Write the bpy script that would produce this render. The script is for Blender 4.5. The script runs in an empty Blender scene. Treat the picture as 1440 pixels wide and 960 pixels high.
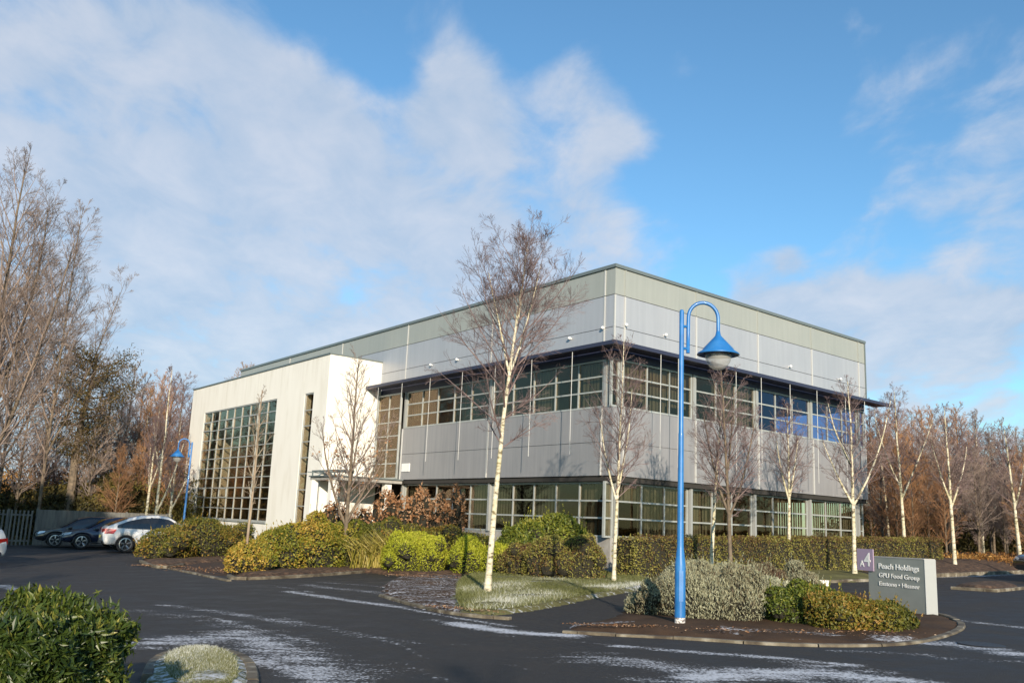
import bpy, math, random
import numpy as np
from mathutils import Matrix
random.seed(7)
R_ = np.random.default_rng
sc = bpy.context.scene
col = sc.collection
# ------------------------------------------------------------------ camera solution
F = 1280.; EYE = 1.7
rho = math.atan(.043); pit = math.atan(254. / F)
U = np.array([math.cos(pit)*math.sin(rho), math.cos(pit)*math.cos(rho), -math.sin(pit)])
fw = np.array([0, 0, -1.]); Yv = fw - U*(fw@U); Yv /= np.linalg.norm(Yv); Xv = np.cross(Yv, U)
RW = np.array([Xv, Yv, U])
SL = .025
def hz(x): return SL*float(np.clip(x, -45, 45))
def hza(x): return SL*np.clip(x, -45, 45)
def ray(px, py): return RW @ np.array([px-720, 480-py, -F])
def G(px, py, dz=0):
    """ground point (x, y) that the photograph shows at this pixel"""
    r = ray(px, py); t = (dz-EYE)/(r[2]-SL*r[0]); return (r*t)[:2]
def at(px, D):
    """ground point on the bearing of this column at distance D"""
    r = ray(px, 735); return r[:2]/np.linalg.norm(r[:2])*D
def V3(p, dz=0): return np.array([p[0], p[1], hz(p[0])+dz])

# ------------------------------------------------------------------ materials
def mat(name, color=(.5, .5, .5), rough=.6, metal=0., spec=.5, noise=None, bump=None, attr=None, coat=0, fn=None):
    m = bpy.data.materials.new(name); m.use_nodes = True
    nt = m.node_tree; b = nt.nodes['Principled BSDF']
    b.inputs['Base Color'].default_value = (*color, 1); b.inputs['Roughness'].default_value = rough
    b.inputs['Metallic'].default_value = metal; b.inputs['Specular IOR Level'].default_value = spec
    b.inputs['Coat Weight'].default_value = coat
    L = nt.links; N = nt.nodes
    if noise:     # (scale, detail, [(pos,color)...], axis-scale)
        tc = N.new('ShaderNodeTexCoord'); mp = N.new('ShaderNodeMapping'); n = N.new('ShaderNodeTexNoise'); r = N.new('ShaderNodeValToRGB')
        L.new(tc.outputs['Object'], mp.inputs[0]); L.new(mp.outputs[0], n.inputs['Vector']); L.new(n.outputs[0], r.inputs[0]); L.new(r.outputs[0], b.inputs['Base Color'])
        n.inputs['Scale'].default_value = noise[0]; n.inputs['Detail'].default_value = noise[1]
        if len(noise) > 3: mp.inputs['Scale'].default_value = noise[3]
        ramp(r, noise[2])
    if attr:
        a = N.new('ShaderNodeAttribute'); a.attribute_name = 'rnd'; r = N.new('ShaderNodeValToRGB')
        L.new(a.outputs['Fac'], r.inputs[0]); ramp(r, attr); L.new(r.outputs[0], b.inputs['Base Color'])
    if bump:      # (scale, strength, distance)
        tc = N.new('ShaderNodeTexCoord'); n = N.new('ShaderNodeTexNoise'); bp = N.new('ShaderNodeBump')
        L.new(tc.outputs['Object'], n.inputs['Vector']); n.inputs['Scale'].default_value = bump[0]; n.inputs['Detail'].default_value = 6
        bp.inputs['Strength'].default_value = bump[1]; bp.inputs['Distance'].default_value = bump[2]
        L.new(n.outputs[0], bp.inputs['Height']); L.new(bp.outputs[0], b.inputs['Normal'])
    if fn: fn(nt, b)
    return m
def ramp(r, stops):
    e = r.color_ramp.elements
    while len(e) < len(stops): e.new(.5)
    for i, (p, c) in enumerate(stops): e[i].position = p; e[i].color = (*c, 1)
def leafmat(name, stops, rough=.5, trans=.25, spec=.35):
    m = mat(name, attr=stops, rough=rough, spec=spec)
    nt = m.node_tree; b = nt.nodes['Principled BSDF']; out = nt.nodes['Material Output']
    t = nt.nodes.new('ShaderNodeBsdfTranslucent'); mx = nt.nodes.new('ShaderNodeMixShader'); mx.inputs[0].default_value = trans
    src = b.inputs['Base Color'].links[0].from_socket
    nt.links.new(src, t.inputs[0]); nt.links.new(b.outputs[0], mx.inputs[1]); nt.links.new(t.outputs[0], mx.inputs[2]); nt.links.new(mx.outputs[0], out.inputs[0])
    return m

def panel_fn(s1, s2, amt):
    def f(nt, b):
        N = nt.nodes; L = nt.links
        tc = N.new('ShaderNodeTexCoord'); n = N.new('ShaderNodeTexNoise'); n.inputs['Scale'].default_value = .35; n.inputs['Detail'].default_value = 5
        L.new(tc.outputs['Object'], n.inputs['Vector'])
        mp = N.new('ShaderNodeMapping'); mp.inputs['Scale'].default_value = (6, 6, .35); L.new(tc.outputs['Object'], mp.inputs[0])
        n2 = N.new('ShaderNodeTexNoise'); n2.inputs['Scale'].default_value = 1.; n2.inputs['Detail'].default_value = 4; L.new(mp.outputs[0], n2.inputs['Vector'])
        a = N.new('ShaderNodeMath'); a.operation = 'ADD'; L.new(n.outputs[0], a.inputs[0]); L.new(n2.outputs[0], a.inputs[1])
        h = N.new('ShaderNodeMath'); h.operation = 'MULTIPLY'; h.inputs[1].default_value = .5; L.new(a.outputs[0], h.inputs[0])
        r = N.new('ShaderNodeValToRGB'); ramp(r, [(.35, s1), (.65, s2)]); L.new(h.outputs[0], r.inputs[0]); L.new(r.outputs[0], b.inputs['Base Color'])
        rr = N.new('ShaderNodeMapRange'); rr.inputs[1].default_value = .3; rr.inputs[2].default_value = .7; rr.inputs[3].default_value = amt-.06; rr.inputs[4].default_value = amt+.08
        L.new(n.outputs[0], rr.inputs[0]); L.new(rr.outputs[0], b.inputs['Roughness'])
        bp = N.new('ShaderNodeBump'); bp.inputs['Strength'].default_value = .12; bp.inputs['Distance'].default_value = .02
        L.new(n.outputs[0], bp.inputs['Height']); L.new(bp.outputs[0], b.inputs['Normal'])
    return f
M = {}
M['clad_grey'] = mat('silver_cladding', metal=.25, fn=panel_fn((.37, .385, .415), (.425, .44, .47), .42))
M['clad_green'] = mat('sage_cladding', metal=.2, fn=panel_fn((.33, .345, .315), (.38, .392, .36), .45))
M['band'] = mat('mid_band_cladding', metal=.2, fn=panel_fn((.25, .25, .26), (.315, .312, .32), .45))
M['coping'] = mat('coping_metal', (.17, .2, .2), .45, .3)
M['strip'] = mat('pale_strip', (.52, .52, .5), .5, .1)
M['frame'] = mat('window_frame_metal', (.36, .38, .37), .45, .2, noise=(2., 3, [(.3, (.33, .35, .34)), (.7, (.42, .44, .42))]))
M['column'] = mat('column_metal', (.34, .35, .34), .45, .2)
M['navy'] = mat('canopy_navy', (.035, .04, .075), .5, .2)
M['dark'] = mat('interior_recess_dark', (.03, .028, .025), .9)
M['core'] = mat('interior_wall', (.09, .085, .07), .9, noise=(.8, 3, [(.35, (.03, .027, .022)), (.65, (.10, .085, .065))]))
M['blind'] = mat('blind_fabric', (.2, .2, .16), .85, noise=(1., 2, [(.3, (.12, .115, .095)), (.5, (.20, .195, .16)), (.75, (.29, .285, .235))], (9, 9, .05)))
M['concrete'] = mat('plinth_concrete', (.33, .32, .3), .8, noise=(3, 6, [(.3, (.26, .25, .23)), (.7, (.38, .37, .34))]))
def render_fn(nt, b):
    N = nt.nodes; L = nt.links
    tc = N.new('ShaderNodeTexCoord'); mp = N.new('ShaderNodeMapping'); mp.inputs['Scale'].default_value = (1.1, 1.1, .3); L.new(tc.outputs['Object'], mp.inputs[0])
    n = N.new('ShaderNodeTexNoise'); n.inputs['Scale'].default_value = 1.5; n.inputs['Detail'].default_value = 7; L.new(mp.outputs[0], n.inputs['Vector'])
    r = N.new('ShaderNodeValToRGB'); ramp(r, [(.3, (.73, .705, .63)), (.48, (.785, .765, .70)), (.75, (.81, .79, .725))]); L.new(n.outputs[0], r.inputs[0])
    # rain streaks are heavier under the coping
    sx = N.new('ShaderNodeSeparateXYZ'); L.new(tc.outputs['Object'], sx.inputs[0])
    mr = N.new('ShaderNodeMapRange'); mr.inputs[1].default_value = 8.1; mr.inputs[2].default_value = 9.9; L.new(sx.outputs[2], mr.inputs[0])
    mp2 = N.new('ShaderNodeMapping'); mp2.inputs['Scale'].default_value = (4, 4, .1); L.new(tc.outputs['Object'], mp2.inputs[0])
    n2 = N.new('ShaderNodeTexNoise'); n2.inputs['Scale'].default_value = 1.; n2.inputs['Detail'].default_value = 3; L.new(mp2.outputs[0], n2.inputs['Vector'])
    st = N.new('ShaderNodeMapRange'); st.inputs[1].default_value = .45; st.inputs[2].default_value = .7; st.inputs[4].default_value = .3; L.new(n2.outputs[0], st.inputs[0])
    mu = N.new('ShaderNodeMath'); mu.operation = 'MULTIPLY'; L.new(mr.outputs[0], mu.inputs[0]); L.new(st.outputs[0], mu.inputs[1])
    mx = N.new('ShaderNodeMixRGB'); mx.inputs[2].default_value = (.50, .46, .38, 1); L.new(mu.outputs[0], mx.inputs[0]); L.new(r.outputs[0], mx.inputs[1]); L.new(mx.outputs[0], b.inputs['Base Color'])
M['render'] = mat('white_render', rough=.85, spec=.2, fn=render_fn)
def glassmat(name, tint, base_ref, gc=(.9, .93, 1)):
    m = bpy.data.materials.new(name); m.use_nodes = True; nt = m.node_tree; N = nt.nodes; L = nt.links
    N.remove(N['Principled BSDF']); o = N['Material Output']
    t = N.new('ShaderNodeBsdfTransparent'); t.inputs[0].default_value = (*tint, 1)
    g = N.new('ShaderNodeBsdfGlossy'); g.inputs['Roughness'].default_value = .02; g.inputs[0].default_value = (*gc, 1)
    lw = N.new('ShaderNodeLayerWeight'); lw.inputs[0].default_value = .5
    pw = N.new('ShaderNodeMath'); pw.operation = 'POWER'; pw.inputs[1].default_value = 4.; L.new(lw.outputs['Facing'], pw.inputs[0])
    a = N.new('ShaderNodeMath'); a.operation = 'MULTIPLY_ADD'; a.inputs[1].default_value = .85; a.inputs[2].default_value = .035+base_ref; L.new(pw.outputs[0], a.inputs[0])
    mx = N.new('ShaderNodeMixShader'); L.new(a.outputs[0], mx.inputs[0]); L.new(t.outputs[0], mx.inputs[1]); L.new(g.outputs[0], mx.inputs[2])
    tc = N.new('ShaderNodeTexCoord'); n = N.new('ShaderNodeTexNoise'); n.inputs['Scale'].default_value = .9; L.new(tc.outputs['Object'], n.inputs['Vector'])
    bp = N.new('ShaderNodeBump'); bp.inputs['Strength'].default_value = .06; bp.inputs['Distance'].default_value = .05; L.new(n.outputs[0], bp.inputs['Height']); L.new(bp.outputs[0], g.inputs['Normal'])
    L.new(mx.outputs[0], o.inputs[0]); return m
M['glass'] = glassmat('window_glass', (.76, .735, .665), .012, (.92, .72, .55))
M['glass_sky'] = glassmat('sky_reflection_glass', (.42, .44, .60), .02, (.75, .82, 1.))  # bluish sky reflection of the upper right panes, put into the glass colour
M['lampglass'] = mat('lamp_bowl_glass', (.5, .5, .48), .25)
M['lampglass'].node_tree.nodes['Principled BSDF'].inputs['Alpha'].default_value = .45
M['reflector'] = mat('lamp_reflector', (.75, .74, .7), .4, .3)
M['blue'] = mat('blue_paint', (.02, .15, .42), .4, 0, .5, noise=(3.5, 9, [(.3, (.014, .115, .33)), (.55, (.022, .155, .42)), (.75, (.06, .21, .46))]), coat=.2)
M['bare'] = mat('peeled_base', (.45, .43, .42), .7, noise=(25, 5, [(.4, (.12, .1, .1)), (.55, (.6, .58, .56))]))
M['signface'] = mat('sign_slate', (.17, .2, .19), .55, noise=(2, 6, [(.3, (.215, .235, .22)), (.7, (.275, .29, .27))]))
M['purple'] = mat('sign_purple', (.34, .26, .36), .5)
M['white'] = mat('white_letter', (.8, .8, .78), .5)
def bark_fn(nt, b):
    N = nt.nodes; L = nt.links; tc = N.new('ShaderNodeTexCoord')
    mp = N.new('ShaderNodeMapping'); mp.inputs['Scale'].default_value = (4, 4, 9); L.new(tc.outputs['Object'], mp.inputs[0])
    n = N.new('ShaderNodeTexNoise'); n.inputs['Scale'].default_value = 1.6; n.inputs['Detail'].default_value = 5; L.new(mp.outputs[0], n.inputs['Vector'])
    r = N.new('ShaderNodeValToRGB'); ramp(r, [(.35, (.10, .08, .06)), (.43, (.46, .41, .30)), (.62, (.66, .61, .48))]); L.new(n.outputs[0], r.inputs[0])
    n2 = N.new('ShaderNodeTexNoise'); n2.inputs['Scale'].default_value = 1.1; n2.inputs['Detail'].default_value = 2; L.new(tc.outputs['Object'], n2.inputs['Vector'])
    mr = N.new('ShaderNodeMapRange'); mr.inputs[1].default_value = .45; mr.inputs[2].default_value = .7; mr.inputs[4].default_value = .6; L.new(n2.outputs[0], mr.inputs[0])
    mx = N.new('ShaderNodeMixRGB'); mx.inputs[2].default_value = (.36, .31, .12, 1); L.new(mr.outputs[0], mx.inputs[0]); L.new(r.outputs[0], mx.inputs[1])
    L.new(mx.outputs[0], b.inputs['Base Color'])
M['birch'] = mat('birch_bark', rough=.75, spec=.2, fn=bark_fn)
M['twig'] = mat('purple_twig', (.11, .072, .07), .7, noise=(1.3, 2, [(.3, (.14, .095, .095)), (.7, (.22, .155, .14))]))
M['twigpale'] = mat('pale_twig', (.3, .24, .17), .7, noise=(1.3, 2, [(.3, (.2, .14, .10)), (.7, (.36, .29, .2))]))
M['brownbark'] = mat('brown_bark', (.13, .1, .07), .85, noise=(6, 4, [(.3, (.07, .055, .04)), (.7, (.2, .15, .1))]))
M['redtwig'] = mat('russet_twig', (.17, .09, .045), .8, noise=(.4, 2, [(.3, (.20, .10, .05)), (.7, (.36, .19, .085))]))
M['greytwig'] = mat('grey_twig', (.10, .08, .075), .8, noise=(.4, 2, [(.3, (.15, .12, .11)), (.7, (.31, .23, .18))]))
M['soil'] = mat('soil_litter', (.07, .04, .025), .9, noise=(7, 8, [(.3, (.025, .015, .01)), (.5, (.075, .04, .022)), (.72, (.2, .12, .07))]), bump=(25, .8, .05))
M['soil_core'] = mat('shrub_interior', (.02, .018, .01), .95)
M['kerb'] = mat('kerb_concrete', (.25, .23, .19), .85, noise=(3.5, 8, [(.35, (.06, .045, .03)), (.55, (.155, .13, .09)), (.78, (.36, .33, .27))]), bump=(30, .4, .02))
M['tyre'] = mat('tyre_rubber', (.02, .02, .022), .8)
M['alloy'] = mat('alloy_rim', (.55, .55, .56), .3, .8)
M['carwhite'] = mat('white_car_paint', (.72, .72, .72), .25, 0, .5, coat=.6)
M['carnavy'] = mat('navy_car_paint', (.018, .025, .055), .22, .2, .5, coat=.8)
M['carblack'] = mat('black_car_paint', (.02, .02, .024), .25, .2, .5, coat=.8)
M['carglass'] = mat('car_glass', (.012, .014, .018), .06, 0, .8)
M['trim'] = mat('black_plastic', (.025, .025, .027), .6)
M['red'] = mat('tail_light_red', (.45, .02, .015), .2, coat=.6)
M['lens'] = mat('headlight_lens', (.6, .62, .65), .12, .3, coat=.8)
M['plate'] = mat('number_plate', (.7, .6, .15), .5)
M['fence'] = mat('grey_fence_boards', (.22, .22, .2), .8, noise=(1.5, 5, [(.3, (.09, .09, .085)), (.7, (.17, .165, .15))], (5, 5, .6)))  # grey boards toned darker to hold the shade they stand in
M['iron'] = mat('cast_iron', (.03, .03, .032), .6, .4, noise=(30, 3, [(.4, (.02, .02, .022)), (.65, (.07, .07, .072))]))
def far_ground(nt, b):
    N = nt.nodes; L = nt.links; tc = N.new('ShaderNodeTexCoord'); n = N.new('ShaderNodeTexNoise'); n.inputs['Scale'].default_value = .5; n.inputs['Detail'].default_value = 8
    L.new(tc.outputs['Object'], n.inputs['Vector']); r = N.new('ShaderNodeValToRGB'); ramp(r, [(.35, (.035, .045, .015)), (.5, (.08, .06, .025)), (.65, (.14, .085, .035))]); L.new(n.outputs[0], r.inputs[0]); L.new(r.outputs[0], b.inputs['Base Color'])
M['earth'] = mat('scrub_ground', rough=.95, spec=.1, fn=far_ground)
def frost_fn(base_dark, base_light, streak, fr_scale, gloss):
    def f(nt, b):
        N = nt.nodes; L = nt.links; tc = N.new('ShaderNodeTexCoord')
        n = N.new('ShaderNodeTexNoise'); n.inputs['Scale'].default_value = 1.2; n.inputs['Detail'].default_value = 9; n.inputs['Roughness'].default_value = .65; L.new(tc.outputs['Object'], n.inputs['Vector'])
        r = N.new('ShaderNodeValToRGB'); ramp(r, [(.34, base_dark), (.66, base_light)])
        ag = N.new('ShaderNodeTexNoise'); ag.inputs['Scale'].default_value = 55; ag.inputs['Detail'].default_value = 4; ag.inputs['Roughness'].default_value = .75; L.new(tc.outputs['Object'], ag.inputs['Vector'])
        bl = N.new('ShaderNodeMixRGB'); bl.inputs[0].default_value = .42; L.new(n.outputs[0], bl.inputs[1]); L.new(ag.outputs[0], bl.inputs[2]); L.new(bl.outputs[0], r.inputs[0])
        mp = N.new('ShaderNodeMapping'); mp.inputs['Rotation'].default_value = (0, 0, streak); mp.inputs['Scale'].default_value = (.9, 2.6, 1); L.new(tc.outputs['Object'], mp.inputs[0])
        s = N.new('ShaderNodeTexNoise'); s.inputs['Scale'].default_value = 1.3; s.inputs['Detail'].default_value = 10; s.inputs['Roughness'].default_value = .72; L.new(mp.outputs[0], s.inputs['Vector'])
        g = N.new('ShaderNodeTexNoise'); g.inputs['Scale'].default_value = fr_scale; g.inputs['Detail'].default_value = 3; L.new(tc.outputs['Object'], g.inputs['Vector'])
        at_ = N.new('ShaderNodeAttribute'); at_.attribute_name = 'frost'
        def mth(op, x, y):
            m_ = N.new('ShaderNodeMath'); m_.operation = op
            for i, q in enumerate((x, y)):
                if isinstance(q, (int, float)): m_.inputs[i].default_value = q
                else: L.new(q, m_.inputs[i])
            return m_.outputs[0]
        mixn = mth('ADD', mth('MULTIPLY', s.outputs[0], .55), mth('MULTIPLY', g.outputs[0], .45))
        thr = mth('SUBTRACT', .71, mth('MULTIPLY', at_.outputs['Fac'], .33))
        d = mth('SUBTRACT', mixn, thr)
        mr = N.new('ShaderNodeMapRange'); mr.inputs[1].default_value = 0; mr.inputs[2].default_value = .22; mr.inputs[4].default_value = 1.; L.new(d, mr.inputs[0])
        # rime sits on the stone chips first: a fine grain breaks every edge
        gr = N.new('ShaderNodeTexNoise'); gr.inputs['Scale'].default_value = 34; gr.inputs['Detail'].default_value = 5; gr.inputs['Roughness'].default_value = .7; L.new(tc.outputs['Object'], gr.inputs['Vector'])
        cv = mth('SUBTRACT', mth('ADD', mth('MULTIPLY', mr.outputs[0], .75), mth('MULTIPLY', gr.outputs[0], 1.5)), .86)
        m2 = N.new('ShaderNodeMapRange'); m2.inputs[1].default_value = 0; m2.inputs[2].default_value = .42; m2.inputs[4].default_value = .9; L.new(cv, m2.inputs[0])
        gate = mth('MULTIPLY', m2.outputs[0], mth('MINIMUM', mth('MULTIPLY', mr.outputs[0], 4.), 1.))
        mx = N.new('ShaderNodeMixRGB'); mx.inputs[2].default_value = (.66, .67, .70, 1); L.new(gate, mx.inputs[0]); L.new(r.outputs[0], mx.inputs[1]); L.new(mx.outputs[0], b.inputs['Base Color'])
        ro = N.new('ShaderNodeMapRange'); ro.inputs[1].default_value = .35; ro.inputs[2].default_value = .65; ro.inputs[3].default_value = gloss; ro.inputs[4].default_value = gloss+.25; L.new(n.outputs[0], ro.inputs[0]); L.new(ro.outputs[0], b.inputs['Roughness'])
        bn = N.new('ShaderNodeTexNoise'); bn.inputs['Scale'].default_value = 60; bn.inputs['Detail'].default_value = 4; L.new(tc.outputs['Object'], bn.inputs['Vector'])
        bp = N.new('ShaderNodeBump'); bp.inputs['Strength'].default_value = .6; bp.inputs['Distance'].default_value = .012; L.new(bn.outputs[0], bp.inputs['Height']); L.new(bp.outputs[0], b.inputs['Normal'])
    return f
M['road'] = mat('wet_asphalt', spec=.25, fn=frost_fn((.026, .0235, .0215), (.056, .050, .045), -.45, 22, .55))
M['verge'] = mat('frosted_turf', spec=.2, fn=frost_fn((.07, .06, .022), (.20, .19, .075), -.3, 11, .8))
M['soilfrost'] = mat('frosted_soil', spec=.2, fn=frost_fn((.03, .018, .012), (.105, .062, .036), -.3, 14, .85))
M['paving'] = mat('leafy_path', spec=.3, fn=frost_fn((.035, .022, .015), (.085, .05, .032), -.3, 9, .7))

# ------------------------------------------------------------------ mesh builder
class MB:
    def __init__(s): s.v = []; s.f = []; s.n = 0; s.mi = []; s.rn = []; s.hasr = False
    def add(s, v, f, mi=0, rnd=None):
        v = np.asarray(v, float).reshape(-1, 3); f = np.asarray(f, int)
        s.v.append(v); s.f.append(f + s.n); s.n += len(v); s.mi.append(np.full(len(f), mi, int))
        if rnd is not None: s.hasr = True
        s.rn.append(np.full(len(v), .5) if rnd is None else np.asarray(rnd, float))
        return s
    def obox(s, o, ax, mi=0):
        """box from corner o and three edge vectors"""
        o = np.array(o, float); x, y, z = [np.array(a, float) for a in ax]
        if np.dot(np.cross(x, y), z) < 0: o = o+z; z = -z
        v = [o, o+x, o+x+y, o+y, o+z, o+x+z, o+x+y+z, o+y+z]
        return s.add(v, [(0, 3, 2, 1), (4, 5, 6, 7), (0, 1, 5, 4), (1, 2, 6, 5), (2, 3, 7, 6), (3, 0, 4, 7)], mi)
    def box(s, x0, x1, y0, y1, z0, z1, mi=0):
        return s.obox((x0, y0, z0), ((x1-x0, 0, 0), (0, y1-y0, 0), (0, 0, z1-z0)), mi)
    def tubes(s, P, r, sides=3, mi=0):
        """P (N,k,3) polylines, r (N,k)"""
        P = np.asarray(P, float); r = np.asarray(r, float)
        if P.ndim == 2: P = P[None]; r = r[None]
        N, k, _ = P.shape; T = np.gradient(P, axis=1); T /= np.linalg.norm(T, axis=2, keepdims=True)+1e-9
        ref = np.broadcast_to(np.array([.31, .87, .12]), T.shape).copy()
        # one reference per polyline keeps the rings aligned
        al = np.abs(np.einsum('nki,nki->nk', T, ref)).max(axis=1) > .82
        ref[al] = np.array([.93, -.2, .3])
        a = np.cross(T, ref); a /= np.linalg.norm(a, axis=2, keepdims=True)+1e-9; b = np.cross(T, a)
        th = np.arange(sides)*2*np.pi/sides
        ring = P[:, :, None]+r[:, :, None, None]*(a[:, :, None]*np.cos(th)[None, None, :, None]+b[:, :, None]*np.sin(th)[None, None, :, None])
        idx = np.arange(N*k*sides).reshape(N, k, sides)
        A = idx[:, :-1]; B = idx[:, 1:]
        f = np.stack([A, np.roll(A, -1, 2), np.roll(B, -1, 2), B], -1).reshape(-1, 4)
        s.add(ring.reshape(-1, 3), f, mi)
        return s
    def tube(s, P, r, sides=10, mi=0, cap=True):
        P = np.asarray(P, float); r = np.asarray(r, float)*np.ones(len(P)); s.tubes(P, r, sides, mi)
        if cap:
            n0 = s.n-len(P)*sides
            for base in (n0, s.n-sides):
                s.f.append(np.array([[base+i for i in range(sides)]])); s.mi.append(np.array([mi]))
        return s
    def prism(s, poly, z0, z1, mi=0, slope=False):
        n = len(poly); p = np.array(poly, float)[:, :2]
        ar = sum(p[i][0]*p[(i+1) % n][1]-p[(i+1) % n][0]*p[i][1] for i in range(n))
        if ar < 0: p = p[::-1]
        off = hza(p[:, 0]) if slope else 0
        v = np.vstack([np.c_[p, np.full(n, z0)+off], np.c_[p, np.full(n, z1)+off]])
        s.add(v, np.zeros((0, 4), int), mi); b = s.n-2*n
        for i in range(n): s.f.append(np.array([[b+i, b+(i+1) % n, b+n+(i+1) % n, b+n+i]])); s.mi.append(np.array([mi]))
        s.f.append(np.array([[b+n+i for i in range(n)]])); s.mi.append(np.array([mi]))
        s.f.append(np.array([[b+n-1-i for i in range(n)]])); s.mi.append(np.array([mi]))
        return s
    def lathe(s, prof, c, n=24, mi=0):
        c = np.array(c, float); th = np.arange(n)*2*np.pi/n; V = []
        for (r, z) in prof: V.append(np.c_[c[0]+r*np.cos(th), c[1]+r*np.sin(th), np.full(n, c[2]+z)])
        k = len(prof); idx = np.arange(k*n).reshape(k, n); A = idx[:-1]; B = idx[1:]
        f = np.stack([A, np.roll(A, -1, 1), np.roll(B, -1, 1), B], -1).reshape(-1, 4)
        return s.add(np.vstack(V), f, mi)
    def leaves(s, C, D, Nn, size, width, rnd, mi=0):
        """rhombus leaves: centre, long direction, normal"""
        D = D/(np.linalg.norm(D, axis=1, keepdims=True)+1e-9); W = np.cross(D, Nn); W /= np.linalg.norm(W, axis=1, keepdims=True)+1e-9
        sz = size[:, None]; w = width[:, None]; up = np.cross(W, D)
        v = np.stack([C-D*sz*.5, C+W*w*.5+D*sz*.05+up*w*.12, C+D*sz*.5, C-W*w*.5+D*sz*.05+up*w*.12], 1).reshape(-1, 3)
        f = np.arange(len(C)*4).reshape(-1, 4)
        return s.add(v, f, mi, np.repeat(rnd, 4))
    def blob(s, c, r, seed=0, amp=.15, mi=0, sub=12, flat=None):
        rg = R_(seed); nu, nv = sub*2, sub; th = np.linspace(0, 2*np.pi, nu, endpoint=False); ph = np.linspace(.05, np.pi-.05, nv)
        T, Pq = np.meshgrid(th, ph); d = np.stack([np.cos(T)*np.sin(Pq), np.sin(T)*np.sin(Pq), np.cos(Pq)], -1)
        k = np.ones(T.shape)
        for _ in range(5):
            w = rg.normal(size=3)*3; k += amp*.4*np.sin(d@w*1.5+rg.uniform(0, 6))
        v = np.array(c)+d*k[..., None]*np.array(r); idx = np.arange(nu*nv).reshape(nv, nu)
        A = idx[:-1]; B = idx[1:]; f = np.stack([A, B, np.roll(B, -1, 1), np.roll(A, -1, 1)], -1).reshape(-1, 4)
        return s.add(v.reshape(-1, 3), f, mi)
    def build(s, name, m, parent=None, local=False, smooth=False, attrs=None):
        me = bpy.data.meshes.new(name)
        v = np.vstack(s.v) if s.v else np.zeros((0, 3))
        if parent is not None and not local: v = v-wloc(parent)
        lens = np.concatenate([np.full(len(f), f.shape[1] if f.ndim > 1 else 0, int) for f in s.f if len(f)])
        li = np.concatenate([f.ravel() for f in s.f if len(f)])
        me.vertices.add(len(v)); me.vertices.foreach_set('co', v.ravel())
        me.loops.add(len(li)); me.loops.foreach_set('vertex_index', li.astype(np.int32))
        me.polygons.add(len(lens)); me.polygons.foreach_set('loop_start', np.concatenate([[0], np.cumsum(lens)[:-1]]).astype(np.int32))
        me.polygons.foreach_set('loop_total', lens.astype(np.int32))
        mi = np.concatenate(s.mi); mi = mi[:len(lens)] if len(mi) >= len(lens) else np.zeros(len(lens), int)
        for q in (m if isinstance(m, (list, tuple)) else [m]): me.materials.append(q)
        me.polygons.foreach_set('material_index', mi.astype(np.int32))
        me.update(calc_edges=True); me.validate()
        me.polygons.foreach_set('use_smooth', np.full(len(me.polygons), bool(smooth)))
        if s.hasr:
            a = me.attributes.new('rnd', 'FLOAT', 'POINT'); a.data.foreach_set('value', np.concatenate(s.rn).astype(np.float32))
        if attrs:
            for k, val in attrs.items():
                a = me.attributes.new(k, 'FLOAT', 'POINT'); a.data.foreach_set('value', np.asarray(val, np.float32))
        o = bpy.data.objects.new(name, me); col.objects.link(o)
        if parent is not None: o.parent = parent
        return o
def wloc(o):
    l = np.zeros(3)
    while o is not None: l += np.array(o.location); o = o.parent
    return l
def tag(o, label, cat, group=None, kind=None):
    o['label'] = label; o['category'] = cat
    if group: o['group'] = group
    if kind: o['kind'] = kind
    return o
def thing(name, label, cat, loc=(0, 0, 0), group=None, kind=None):
    o = bpy.data.objects.new(name, None); col.objects.link(o); o.location = tuple(float(q) for q in loc); o.empty_display_size = .3
    return tag(o, label, cat, group, kind)
def struct(o): o['kind'] = 'structure'; return o
def copy_tree(o, parent=None):
    c = o.copy(); col.objects.link(c); c.parent = parent
    for ch in o.children: copy_tree(ch, c)
    return c
# ------------------------------------------------------------------ ground
def gsheet(xs, ys, dz=0, hole=None):
    X, Y = np.meshgrid(xs, ys); Z = hza(X)+dz; mb = MB(); idx = np.arange(X.size).reshape(X.shape)
    f = np.stack([idx[:-1, :-1], idx[:-1, 1:], idx[1:, 1:], idx[1:, :-1]], -1).reshape(-1, 4)
    mb.add(np.stack([X, Y, Z], -1).reshape(-1, 3), f); return mb, X.ravel(), Y.ravel()
g, _, _ = gsheet([-900, -300, -100, -45, 45, 100, 300, 900], [-300, -60, 0, 60, 120, 300, 1500], -.012)
struct(g.build('ground', M['earth']))
def segd(X, Y, a, b):
    a = np.array(a); b = np.array(b); d = b-a; t = np.clip(((X-a[0])*d[0]+(Y-a[1])*d[1])/(d@d), 0, 1)
    return np.hypot(X-a[0]-t*d[0], Y-a[1]-t*d[1])
FROST = []   # (kind, pixel points, width in metres, amount)
def streakf(pts, w, a): FROST.append(([G(*p) for p in pts], w, a))
streakf([(205, 858), (300, 872), (430, 905)], .8, .62)
streakf([(250, 900), (330, 890), (400, 915), (470, 950)], .8, .92)
streakf([(350, 925), (430, 945), (480, 975)], .4, .95)
streakf([(200, 905), (300, 900)], .9, .9)
streakf([(360, 900), (440, 935), (520, 975)], .6, .85)
streakf([(300, 868), (345, 880), (400, 893), (450, 905)], .10, .9)
streakf([(455, 880), (520, 893), (600, 905)], .09, .8)
streakf([(400, 868), (450, 880), (500, 895)], .10, .8)
streakf([(500, 890), (560, 905), (600, 925)], .10, .8)
streakf([(350, 862), (560, 900)], .5, .35)
streakf([(405, 831), (480, 842), (560, 853)], .32, 1.0)
streakf([(560, 853), (640, 868), (720, 880)], .16, 1.0)
streakf([(430, 822), (560, 836)], .5, .75)
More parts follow.
